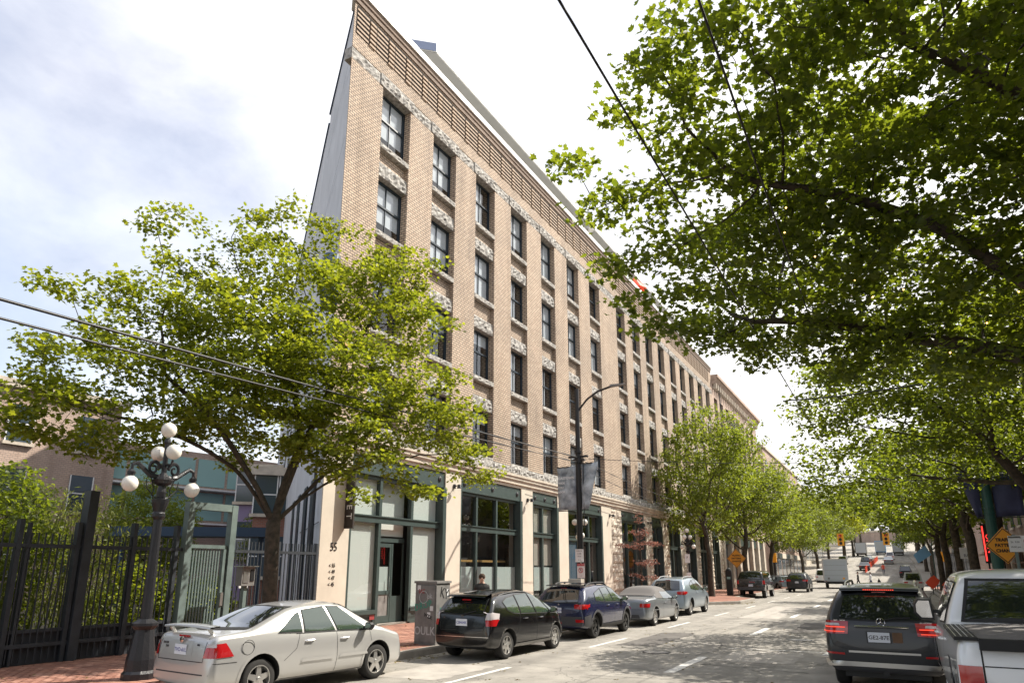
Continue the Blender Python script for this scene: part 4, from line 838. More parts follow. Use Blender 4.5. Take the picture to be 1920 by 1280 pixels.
# red leaved young tree
t = tree('young_tree', 'slender young tree with dusty red leaves in tiers before the stone pier', (-11.8, 40.1, .15), [(-11.8, 40.1, 4.4, .35, .4), (-11.8, 40.3, 3.6, .6, .35), (-11.5, 40.5, 3.1, .9, .2), (-12.2, 39.6, 3.0, .8, .2), (-11.6, 40.3, 2.2, .8, .22), (-12, 40, 1.6, .5, .2), (-11.4, 40.5, 1.5, .7, .15)], 300, 3, .05, 12, .09, .13, 'leaf_red', (-11.8, 40.1, 1.2), dk=.25, step=.15, kind='oval', mains=[[(-11.8, 40.15, 4.6)]], leafr=.016)
# climbing hedge / bamboo behind the fence
rs = np.random.RandomState(3)
pts = np.stack([rs.uniform(-19, -14.9, 900), rs.uniform(4, 12.9, 900), rs.uniform(.3, 3.3, 900)], 1)
pts = pts[(pts[:, 2] < 2.2+1.0*np.sin(pts[:, 1]*1.7)+.9*rs.rand(len(pts)))]
hb = thing('bamboo_hedge', 'loose bamboo and shrub hedge growing behind the dark iron fence', 'hedge', (-16.5, 9, .1), world=True)
link('foliage', leaves_mesh('foliage', pts, 26, .17, .22, rs, 'leaf_bamboo', 'blade', 1.2, 1.6), hb, kind='stuff')
m = MB()
for i in range(160):
    x, y = rs.uniform(-18.5, -14.9), rs.uniform(5, 12.9); m.tube([(x, y, .1), (x+rs.normal()*.15, y+rs.normal()*.15, 1.6), (x+rs.normal()*.4, y+rs.normal()*.4, 3.2)], [.012, .01, .005], 4)
m.build('stem', 'leaf_bamboo', hb, kind='stuff')
for lab, c, r_, hh, s in (('dark green shrub at the left edge of the picture behind the fence', (-16.6, 8.0), 1.6, 5.0, 4), ('dark leafy shrub beside the tall fence post', (-17.2, 10.8), 1.3, 3.9, 6), ('shrub behind the grey barred gate', (-17.5, 14.6), 1.2, 1.9, 8), ('low shrub behind the fence right of the keypad box', (-16.6, 16.1), .7, 1.5, 9)):
    rs = np.random.RandomState(s); q = rs.normal(size=(240, 3)); q /= np.linalg.norm(q, axis=1)[:, None]; q = q*rs.uniform(.3, 1, (240, 1))**.5*[r_, r_, hh/2]+[c[0], c[1], hh/2+.1]
    sh = thing('garden_shrub', lab, 'shrub', (c[0], c[1], .1), group='shrubs behind the fence', world=True)
    link('crown', leaves_mesh('crown', q, 16, .12, .16, rs, 'leaf_right' if s in (4, 6) else 'leaf_left', 'oval', .8), sh, kind='stuff'); m = MB()
    for i in range(5): m.tube([(c[0]+rs.normal()*.1, c[1]+rs.normal()*.1, .1), (c[0]+rs.normal()*.5, c[1]+rs.normal()*.5, hh*.7)], [.03, .012], 5)
    m.build('stems', 'bark', sh)

rs = np.random.RandomState(12); q = [(bulb(y)+abs(rs.normal())*.22+.04, y, .012) for y in rs.uniform(8, 50, 420)]+[(rs.uniform(-14, bulb(y)-.2), y, .165) for y in rs.uniform(6, 46, 260)]+[(rs.uniform(-9, 2), rs.uniform(11, 40), .012) for _ in range(90)]
q = np.array([tuple(m3(*p)) for p in q]); fl = link('fallen_leaves', leaves_mesh('fallen_leaves', q, 2, .07, .05, rs, 'leaf_fallen' if 'leaf_fallen' in M else (leafmat('leaf_fallen', (.14, .09, .03), (.22, .19, .06), (1.5, 1.3, .8), .2) or 'leaf_fallen'), 'oval', 0, .3)); tag(fl, 'small dry leaves scattered along the kerb and pavement', 'leaves', kind='stuff')
# ================================================================ FENCE AND GATE
def fence(label, y0, y1, posts, step=.135, ztop=2.47):
    f = thing('iron_fence', label, 'fence', (F, (y0+y1)/2, .15), world=True)
    MB().box(F-.03, F+.03, y0, y1, 2.20, 2.27).build('rail', 'fence_metal', f); MB().box(F-.03, F+.03, y0, y1, .45, .52).build('rail', 'fence_metal', f)
    bme = MB().box(-.012, .012, -.012, .012, .0, ztop-.2).mesh('bar', 'fence_metal'); y = y0+.06; k = 0
    while y < y1-.03: link('bar', bme, f, Vector((F, y, .2))-PLAN[f.name]); y += step
    for yy, h, w in posts: MB().box(F-.05-w/2, F+.05+w/2-.05, yy-w/2, yy+w/2, .14, h).build('post', 'fence_metal', f)
    return f
fa = fence('dark iron bar fence with tall posts along the garden at the left edge', 3.5, 13.15, [(4.2, 2.7, .09), (5.9, 3.3, .2), (7.0, 2.7, .09), (8.2, 2.7, .09), (9.4, 2.7, .09), (9.58, 2.65, .05), (10.57, 2.7, .09), (10.75, 3.32, .2), (11.86, 2.75, .09), (12.98, 2.75, .09)])
m = MB(); m.box(F-.12, F-.06, 3.5, 13.1, .14, .72); m.box(F-.05, F+.0, 3.5, 13.1, .70, .76); m.build('kick_board', 'fence_metal', fa)
fb = fence('dark iron bar fence between the gate and the building corner', 14.75, 17.85, [(16.3, 2.5, .07), (17.8, 2.5, .07)], .125)
ga = thing('steel_gate', 'pale grey green steel gate frame with vertical barred door', 'gate', (F, 13.9, .15), world=True)
for y in (13.26, 14.58): MB().box(F-.09, F+.09, y-.09, y+.09, .14, 3.3).build('post', 'green_metal', ga)
MB().box(F-.08, F+.08, 13.35, 14.49, 3.14, 3.3).build('beam', 'green_metal', ga); MB().box(F-.05, F+.03, 13.36, 14.48, 2.28, 2.36).build('head_rail', 'green_metal', ga)
gme = MB().box(-.018, .018, -.018, .018, 0, 2.05).mesh('bar', 'green_metal')
for q in range(11): link('bar', gme, ga, Vector((F-.02, 13.42+q*.085, .22))-PLAN[ga.name])
MB().box(F-.05, F+.05, 14.36, 14.46, .2, 2.27).build('lock_stile', 'green_metal', ga); MB().box(F+.051, F+.08, 14.37, 14.45, 1.0, 1.3).build('lock', 'alloy', ga)
kp = thing('keypad_box', 'grey metal intercom keypad box beside the gate', 'intercom', (-13.75, 14.45, .15))
MB().box(-.05, .05, -.05, .05, 0, 1.35).build('post', 'green_metal', kp); MB().box(-.1, .12, -.2, .2, 1.3, 1.72).build('housing', 'util_grey', kp); MB().box(-.14, .2, -.24, .24, 1.721, 1.74).build('hood', 'alloy', kp); MB().box(.121, .13, -.16, 0, 1.36, 1.62).build('keypad', 'alloy', kp); MB().box(.121, .135, .06, .17, 1.4, 1.66).build('speaker', 'black', kp)
nb = thing('notice_plate', 'small pale notice plate on the bars beside the intercom', 'notice', (F+.03, 15.1, 1.6)); MB().box(0, .02, -.14, .14, -.22, .22).build('plate', 'sign_white', nb)

# ================================================================ STREET LAMPS
def globe_lamp(x, y, rz, label, z=.15, sc=1):
    t = thing('globe_lamp', label, 'street lamp', (x, y, z), rz, 'ornate black street lamps with white globes'); t.scale = (.93, .93, 1.11)
    m = MB(); m.lathe([(.30, 0), (.30, .1), (.26, .14), (.25, .3), (.19, .62), (.17, .74), (.23, .8), (.23, .84), (.12, .9)], 12); m.build('base', 'iron', t)
    m = MB(); m.lathe([(.11, .86), (.10, 1.2), (.08, 2.45), (.12, 2.5), (.12, 2.55), (.10, 2.58), (.15, 2.72), (.16, 2.78), (.08, 2.8), (.09, 2.9), (.07, 3.0), (.16, 3.04), (.20, 3.1), (.12, 3.15), (.05, 3.22), (.045, 3.7), (.065, 3.74), (.05, 3.8)], 12); m.build('shaft', 'iron', t)
    gb_ = MB().ball((0, 0, 0), .148, 16); gb_.v = [(x, y, z*.86) for x, y, z in gb_.v]; g = gb_.mesh('globe', 'globe', True)
    for s in (-1, 1):
        m = MB(); pts = []
        for q in range(19):
            a = q/18*math.pi*2.6; r = .13*(1-q/24); pts.append((0, s*(.22-r*math.cos(a)*s*s+.0), 3.28+r*math.sin(a)))
        m.tube(pts, [.035-.001*q for q in range(19)], 7); m.tube([(0, s*.08, 3.14), (0, s*.28, 3.16), (0, s*.46, 3.27), (0, s*.56, 3.33), (0, s*.65, 3.3), (0, s*.66, 3.2)], [.04, .045, .04, .035, .03, .03], 7)
        m.lathe([(.03, 3.12), (.07, 3.13), (.075, 3.18), (.03, 3.22)], 8, (0, s*.66, 0)); m.build('arm', 'iron', t)
        m = MB(); m.tube([(0, s*.09, 2.8), (0, s*.2, 2.84), (0, s*.17, 2.95), (0, s*.25, 3.12)], .012, 5); m.tube([(0, s*.12, 2.8), (0, s*.32, 2.95), (0, s*.34, 3.1)], .01, 5); m.build('scroll', 'iron', t)
        link('globe', g, t, (0, s*.66, 2.99))
        m = MB(); m.tube([(0, 0, 3.36), (s*.2, 0, 3.34), (s*.24, 0, 3.42)], .025, 6); m.build('bracket', 'iron', t); link('globe', g, t, (s*.24, 0, 3.56))
    link('globe', g, t, (0, 0, 3.95)); return t
globe_lamp(-11, 9.45, 0, 'black cast iron globe lamp with scroll arms nearest the camera beside the silver sedan')
globe_lamp(-11.3, 48.5, R(52), 'globe lamp beside the first leafy tree beyond the parked crossover')
globe_lamp(-11.75, 31.3, R(30), 'globe lamp half hidden behind the tall black banner mast')
ms = thing('light_mast', 'tall black street light mast with curved arm and crossbar for the wires', 'light mast', (-11.45, 30.5, .15))
m = MB(); m.tube([(0, 0, 0), (0, 0, 9.05)], [.15, .09], 12); m.tube([(.22, 0, 3.3), (.22, 0, 6.2)], .02, 5); m.build('pole', 'black', ms); m = MB(); m.lathe([(.22, 0), (.22, .3), (.16, .45), (.15, .5)], 12); m.build('base', 'black', ms)
m = MB(); m.tube([(.05, 0, 8.1), (.5, 0, 8.55), (1.0, 0, 8.82), (1.6, 0, 8.95)], .045, 8); m.build('arm', 'iron', ms)
m = MB(); m.add([(1.55, -.12, 8.93), (2.3, -.1, 8.95), (2.3, .1, 8.95), (1.55, .12, 8.93), (1.6, -.1, 9.02), (2.2, -.06, 9.0), (2.2, .06, 9.0), (1.6, .1, 9.02)], [(0, 3, 2, 1), (4, 5, 6, 7), (0, 1, 5, 4), (1, 2, 6, 5), (2, 3, 7, 6), (3, 0, 4, 7)]); m.build('lamp_head', 'util_grey', ms)
m = MB(); m.box(-.45, .45, -.04, .04, 6.12, 6.2); m.box(-.3, .3, -.1, .1, 6.0, 6.05); m.lathe([(.17, 5.9), (.17, 6.1)], 10); m.lathe([(.16, 6.3), (.16, 6.4)], 10); m.build('crossbar', 'iron', ms)
def banner(t, x0, x1, zt, zb, mt, lines, yo, skew, lean=0):
    P = []
    for i in range(9):
        v = i/8; z = zt+(zb-zt)*v; row = []
        for j in range(7):
            u = j/6; xa = x0+skew[0]*v; xb = x1+skew[1]*v; row.append((xa+(xb-xa)*u, yo+.05*math.sin(u*5+v*4)+.04*math.sin(v*9), z+.03*u))
        P.append(row)
    m = MB(); m.grid(P); o = m.build('banner', mt, t, True); md = o.modifiers.new('s', 'SOLIDIFY'); md.thickness = .006
    MB().tube([(0, yo, zt+.02), (x1 if abs(x1) > abs(x0) else x0, yo, zt+.02)], .02, 6).build('banner_rod', 'black', t); MB().tube([(0, yo, zb-.02), ((x1+skew[1]) if abs(x1) > abs(x0) else (x0+skew[0]), yo, zb-.02)], .02, 6).build('banner_rod', 'black', t)
    for s_, z, sz in lines: text(s_, sz, 'lettering', frame((x0+.10, yo-.12, z), (1, 0, 0), (0, 0, 1)), 'lettering', t, align='LEFT', bold=.003)
    return o
banner(ms, -1.02, -.12, 5.75, 4.0, 'grey_banner', [('GASTOWN', 5.3, .15), ('MADE', 5.1, .12), ('YOU', 4.92, .12), ('LOOK', 4.74, .12)], 0, (.06, 0))
banner(ms, .12, .92, 5.85, 4.02, 'grey_banner', [], 0, (0, -.5))
def signboard(t, x, y, z, w, h, mt, rows_, fy=-1, border=None, rot=0):
    b = MB().box(x-w/2, x+w/2, y-.006, y+.006, z-h/2, z+h/2).build('sign_face', mt, t)
    for s_, zz, sz, mm_ in rows_: text(s_, sz, mm_, frame((x, y-.009, z+zz), (1, 0, 0), (0, 0, 1)), 'lettering', t, .001)
    return b
signboard(ms, 0.02, -.17, 2.2, .36, .5, 'sign_white', [('PARKING', .18, .06, 'black'), ('2 HR', .07, .08, 'black'), ('9-10', -.03, .08, 'black'), ('< >', -.17, .09, 'black')])
ps = thing('parking_sign', 'small white and red no parking sign on a thin post before the blue panel', 'sign', (-11.25, 30.0, .15))
MB().tube([(0, 0, 0), (0, 0, 2.0)], .025, 6).build('post', 'alloy', ps); signboard(ps, 0, -.03, 1.62, .32, .55, 'sign_white', [('P', .02, .14, 'black'), ('< >', -.2, .08, 'black')]); MB().box(-.16, .16, -.042, -.037, 1.8, 1.895).build('header', 'sign_red', ps)
text('TOW AWAY', .05, 'sign_white', frame((0, -.044, 1.845), (1, 0, 0), (0, 0, 1)), 'lettering', ps, .001)
m = MB(); m.tube([(.09*math.cos(a), -.042, 1.64+.09*math.sin(a)) for a in np.linspace(0, 6.283, 17)], .012, 4); m.tube([(-.06, -.042, 1.7), (.06, -.042, 1.58)], .01, 4); m.build('ban_ring', 'sign_red', ps)
for (x, y, lab) in ((-11.15, 47.6, 'pair of small white parking signs on a post in front of the globe lamp'),):
    p2_ = thing('parking_sign', lab, 'sign', (x, y, .15)); MB().tube([(0, 0, 0), (0, 0, 2.6)], .025, 6).build('post', 'alloy', p2_); signboard(p2_, 0, -.03, 2.3, .3, .5, 'sign_white', [('P', .05, .2, 'black')]); signboard(p2_, .04, -.03, 1.3, .25, .42, 'sign_white', [('P', .0, .14, 'sign_red')])
def diamond(name, label, x, y, z, s, mt, lines, post=True, rz=0):
    t = thing(name, label, 'sign', (x, y, .15), rz); h = s/math.sqrt(2)
    m = MB(); m.yprism([(0, z-h), (h, z), (0, z+h), (-h, z)], -.008, .008); m.build('sign_face', mt, t)
    m = MB(); k = h*.93; c_ = [(0, z-k), (k, z), (0, z+k), (-k, z)]
    for i in range(4): m.tube([(c_[i][0], -.012, c_[i][1]), (c_[(i+1) % 4][0], -.012, c_[(i+1) % 4][1])], .008, 4)
    m.build('border', 'black', t)
    for i, l in enumerate(lines): text(l, s*.17, 'black', frame((0, -.014, z+(len(lines)-1)*s*.105-i*s*.21), (1, 0, 0), (0, 0, 1)), 'lettering', t, .001, bold=.004)
    MB().box(-.03, .03, .01, .07, 0, z).build('post', 'wood', t); return t
diamond('warning_sign', 'orange diamond road sign reading traffic pattern change on the right', 2.07, 19.5, 2.14, .52, 'orange_sign', ['TRAFFIC', 'PATTERN', 'CHANGE'], rz=R(8))
diamond('warning_sign', 'orange diamond road sign behind the black pickup on the left pavement', -10.5, 60, 2.45, .95, 'orange_sign', ['TRAFFIC', 'PATTERN', 'CHANGE'], rz=R(4))
for x, lab, rows_, ring in ((2.08, 'white parking regulation sign right of the orange diamond', [('Pay parking', .12, .045, 'black'), ('2h  9:00', .03, .045, 'black'), ('10:00 pm', -.06, .045, 'black')], 0), (2.30, 'white no stopping sign with red ring at the right edge', [], 1)):
    t = thing('parking_sign', lab, 'sign', (x, 18, .15), R(4)); MB().box(-.025, .025, .01, .05, 0, 2.3).build('post', 'green_metal', t); signboard(t, 0, 0, 2.13, .215, .3, 'sign_white', rows_)
    if ring: m = MB(); m.tube([(.07*math.cos(a), -.012, 2.17+.07*math.sin(a)) for a in np.linspace(0, 6.283, 17)], .01, 4); m.tube([(-.05, -.012, 2.22), (.05, -.012, 2.12)], .009, 4); m.build('ban_ring', 'sign_red', t)
    else: MB().box(-.1, .1, -.009, -.0065, 2.235, 2.27).build('header', 'util_grey', t)
# green pole with dark banners
gp = thing('banner_pole', 'tall dark green steel pole carrying two dark navy banners', 'pole', (3.19, 33, .15))
m = MB(); m.tube([(0, 0, 0), (0, 0, 9)], [.2, .13], 14); 
for z in (3.35, 3.55, 3.75): m.lathe([(.19, z), (.195, z+.02), (.19, z+.05)], 14)
m.build('pole', 'mast_green', gp)
banner(gp, -.95, -.2, 5.45, 3.45, 'navy_banner', [], 0, (.55, 0)); banner(gp, .2, 1.15, 5.45, 3.45, 'navy_banner', [('GASTOWN', 5.0, .17)], 0, (0, -.1))
# neon sign, shop sign, roll-up work signs
nn = thing('neon_sign', 'vertical red neon sign on the shops behind the green pole', 'sign', (3.9, 44, 0)); MB().box(-.12, .12, -.1, .1, 2.1, 3.9).build('box', 'black', nn); MB().box(-.10, -.04, -.13, -.101, 2.2, 3.8).build('neon_tube', 'neon', nn); text('OPEN', .34, 'neon', frame((.12, -.12, 3.0), (0, 0, -1), (1, 0, 0)), 'lettering', nn); MB().tube([(0, 0, 0), (0, 0, 2.1)], .04, 6).build('post', 'black', nn)
ss = thing('shop_sign', 'small white shop sign on two posts between the dark tree trunks', 'sign', (3.35, 47, .15)); MB().box(-.4, .4, -.03, .03, 2.2, 2.75).build('sign_face', 'sign_white', ss); text('BABA', .2, 'navy_banner', frame((0, -.035, 2.35), (1, 0, 0), (0, 0, 1)), 'lettering', ss)
for x in (-.3, .3): MB().box(x-.03, x+.03, -.02, .02, 0, 2.2).build('post', 'util_grey', ss)
bf = thing('blue_flag', 'small light blue flag hanging beside the dark trunks', 'flag', (1.55+1.3, 78, .15)); MB().tube([(0, 0, 0), (0, 0, 4)], .04, 6).build('pole', 'mast_green', bf); o = MB().yprism([(-.1, 2.9), (-1.2, 2.2), (-1.5, 2.9), (-.5, 3.7)], -.02, .02).build('cloth', mat('light_blue', (.2, .42, .7), .6), bf)
def rollup(x, y, lab):
    t = thing('work_sign', lab, 'sign', (x, y, .02), group='red orange roll-up work signs'); h = .40
    MB().yprism([(0, 1.0-h), (h, 1.0), (0, 1.0+h), (-h, 1.0)], -.01, .01).build('cloth', 'red_orange', t); MB().box(-.03, .03, .012, .03, .3, 1.6).build('batten', 'black', t)
    m = MB(); m.tube([(-.4, -.3, 0), (0, .03, .4), (.4, -.3, 0)], .02, 5); m.tube([(-.4, .4, 0), (0, .03, .4), (.4, .4, 0)], .02, 5); m.build('stand', 'util_grey', t)
rollup(1.85, 58, 'red orange roll-up work sign just above the roof of the grey SUV'); rollup(2.45, 50, 'larger red orange roll-up work sign beside the white pickup roof'); rollup(.9, 92, 'far red orange roll-up work sign before the silver car'); rollup(2.4, 70, 'red orange roll-up work sign by the dark tree trunks')
# cones and an orange mesh barrier down the rising street
bar = thing('orange_barrier', 'line of orange mesh barrier down the middle of the rising street', 'barrier', (-4.6, 138, gz(138)))
for i in range(14):
    y = i*3.2; z = gz(138+y)-gz(138); MB().box(-.04+i*.08, .04+i*.08, y, y+2.9, z, z+1.0).build('barrier_panel', 'red_orange', bar)
# utility cabinet with graffiti
ub = thing('utility_cabinet', 'grey street utility cabinet covered with graffiti tags', 'cabinet', (-10.66, 14.9, .167), R(0), raw=True); ub.scale = (1, 1, 1.18)
MB().box(-.33, .33, -.3, .3, .0, 1.27).build('housing', 'util_grey', ub); MB().box(-.36, .36, -.33, .33, 1.271, 1.32).build('lid', 'util_grey', ub); MB().box(-.30, .30, -.32, -.301, .06, 1.22).build('door', 'util_grey', ub)
def graf(s_, x, z, sz, mt, face='y', rot=0):
    if face == 'y': fr_ = frame((x, -.325, z), (math.cos(rot), 0, math.sin(rot)), (-math.sin(rot), 0, math.cos(rot)))
    else: fr_ = frame((.334, x, z), (0, math.cos(rot), math.sin(rot)), (0, -math.sin(rot), math.cos(rot)))
    o = text(s_, sz, mt, fr_, 'graffiti_tag', ub, .001, bold=.003)
graf('OULK', 0, .28, .24, 'graffiti_white'); graf('DROP', -.06, .8, .2, 'graffiti_green', rot=.2); graf('wzx', .1, .6, .16, 'graffiti_black', rot=-.3); graf('SAE', -.12, 1.1, .12, 'graffiti_red'); graf('ok', .13, 1.0, .15, 'graffiti_white', rot=.1); graf('KY', .05, 1.05, .3, 'graffiti_black', 'x', -.2); graf('vez', 0, .45, .2, 'graffiti_black', 'x', .2); graf('m', -.05, .72, .25, 'graffiti_green', 'x')
m = MB(); m.tube([(.13*math.cos(a)-.05, -.326, .98+.13*math.sin(a)) for a in np.linspace(0, 6.283, 15)], .008, 4); m.build('graffiti_tag', 'graffiti_white', ub)
for x, z, c_ in ((.2, .75, 'sign_white'), (.12, .62, 'sign_white'), (-.2, 1.18, 'sign_white')): MB().box(x-.05, x+.05, -.324, -.3205, z-.05, z+.05).build('sticker', c_, ub)
MB().box(.331, .334, .15, .23, .98, 1.14).build('sticker', 'sign_white', ub)
pm_ = thing('parking_meter', 'black parking pay station beside the black pickup', 'parking meter', (-10.6, 57.2, .15)); MB().box(-.2, .2, -.15, .15, 0, 1.6).build('housing', 'black', pm_); MB().box(-.12, .12, -.155, -.1505, 1.05, 1.2).build('screen', 'teal_glass', pm_); MB().lathe([(.2, 1.6), (.16, 1.72), (.05, 1.78)], 10).build('cap', 'black', pm_)
# ================================================================ WIRES
def wire(label, pts, r, cat='cable', grp=None, sag=.0, mt='black', hang=()):
    P = []; pts = [m3(*q) for q in pts]
    for a, b_ in zip(pts, pts[1:]):
        a = Vector(a); b_ = Vector(b_); k = 14
        for i in range(k): t = i/k; p = a.lerp(b_, t); p.z -= sag*4*t*(1-t); P.append(p)
    P.append(Vector(pts[-1])); m = MB(); m.tube(P, r, 5); o = m.build('overhead_wire', mt, None, True); tag(o, label, cat, grp)
wire('left trolley wire of the pair hanging over the lane', [(-1.6, -8, 5.5), (-1.6, 18.3, 5.45), (-1.6, 31, 5.5), (-1.6, 60, 5.5), (-1.6, 92, 5.5)], .011, 'trolley wire', 'pair of trolley wires')
wire('right trolley wire of the pair hanging over the lane', [(-.75, -8, 5.5), (-.75, 18.3, 5.45), (-.75, 31, 5.5), (-.75, 60, 5.5), (-.75, 92, 5.5)], .011, 'trolley wire', 'pair of trolley wires')
wire('short cross span that carries the two trolley wires', [(-1.9, 18.3, 5.47), (-.7, 18.3, 5.47), (3.4, 18.6, 5.8)], .018, 'span wire')
wire('span wire from the black mast across the road to the green pole', [(-11.0, 30.5, 6.2), (-1.2, 31, 5.55), (3.1, 33, 6.2)], .012, 'span wire', sag=.1)
wire('thick upper cable sloping from the left edge to the mast', [(-8.4, 1.0, 4.72), (-9.0, 5.15, 4.8), (-11.45, 30.4, 6.28)], .024, 'cable', 'thick cables at the left edge', sag=.05)
wire('thick lower cable sloping from the left edge to the mast', [(-8.4, 1.0, 4.5), (-9.0, 5.15, 4.58), (-11.45, 30.4, 6.08)], .02, 'cable', 'thick cables at the left edge', sag=.05)
wire('upper cable from the black mast over the parked cars to the leafy tree', [(-11.45, 30.5, 6.25), (-11.6, 62, 5.9)], .014, sag=.35)
wire('lower cable from the black mast over the parked cars to the leafy tree', [(-11.45, 30.5, 5.9), (-11.6, 56, 5.3)], .014, sag=.3)
wire('cable looping along the cornice of the shopfronts', [(F+.3, 32, 5.45), (F+.3, 41, 5.4), (F+.3, 52, 5.3), (F+.3, 64, 5.5)], .012, sag=.12)
wire('far span wire holding the yellow traffic signals', [(-12, 93, 6.0), (4, 93, 6.2)], .02, 'span wire', sag=.1)
for x, lab in ((-5.19, 'left yellow traffic signal hanging over the crossing'), (-.76, 'right yellow traffic signal hanging over the crossing')):
    t = thing('traffic_signal', lab, 'traffic light', (x, 93, 5.9), group='yellow traffic signals over the crossing'); MB().box(-.32, .32, -.1, .1, -1.6, -.35).build('housing', 'yellow_box', t); MB().tube([(0, 0, 0), (0, 0, -.35)], .02, 5).build('hanger', 'black', t)
    for i, z in enumerate((-.58, -.97, -1.36)): MB().lathe([(.15, 0), (.15, -.06), (.01, -.05)], 12, (0, -.1, z), 'y').build('lens', 'black' if i else 'red_lens', t)
for x, lab in ((-12.2, 'dark signal mast at the crossing corner left of the box truck'), (4.1, 'dark signal mast at the crossing corner on the right')):
    t = thing('signal_mast', lab, 'pole', (x, 93, 0)); MB().tube([(0, 0, 0), (0, 0, 7)], [.16, .11], 10).build('pole', 'black', t); MB().box(-.25, .25, -.15, .15, 2.6, 3.6).build('pedestrian_signal', 'yellow_box', t)
# fairy bulbs in the big maple
for i in range(16):
    rr = random.Random(i); x, y, z = random.Random(i*7+1).choice([(1.0, 10.2, 5.8), (.6, 10.6, 5.4), (1.6, 10.8, 5.0), (-.4, 10, 6.0), (1.4, 11.6, 4.6), (2.2, 10.8, 4.7)]); x += rr.uniform(-.9, .9); y += rr.uniform(-.8, .8); z += rr.uniform(-.6, .5)
    o = MB().ball((0, 0, 0), .012, 6).build('fairy_bulb', 'lit_bulb', None, loc=m3(x, y, z)); tag(o, 'tiny warm fairy bulb glowing among the branches of the huge right maple', 'light bulb', 'fairy bulbs in the right maple')
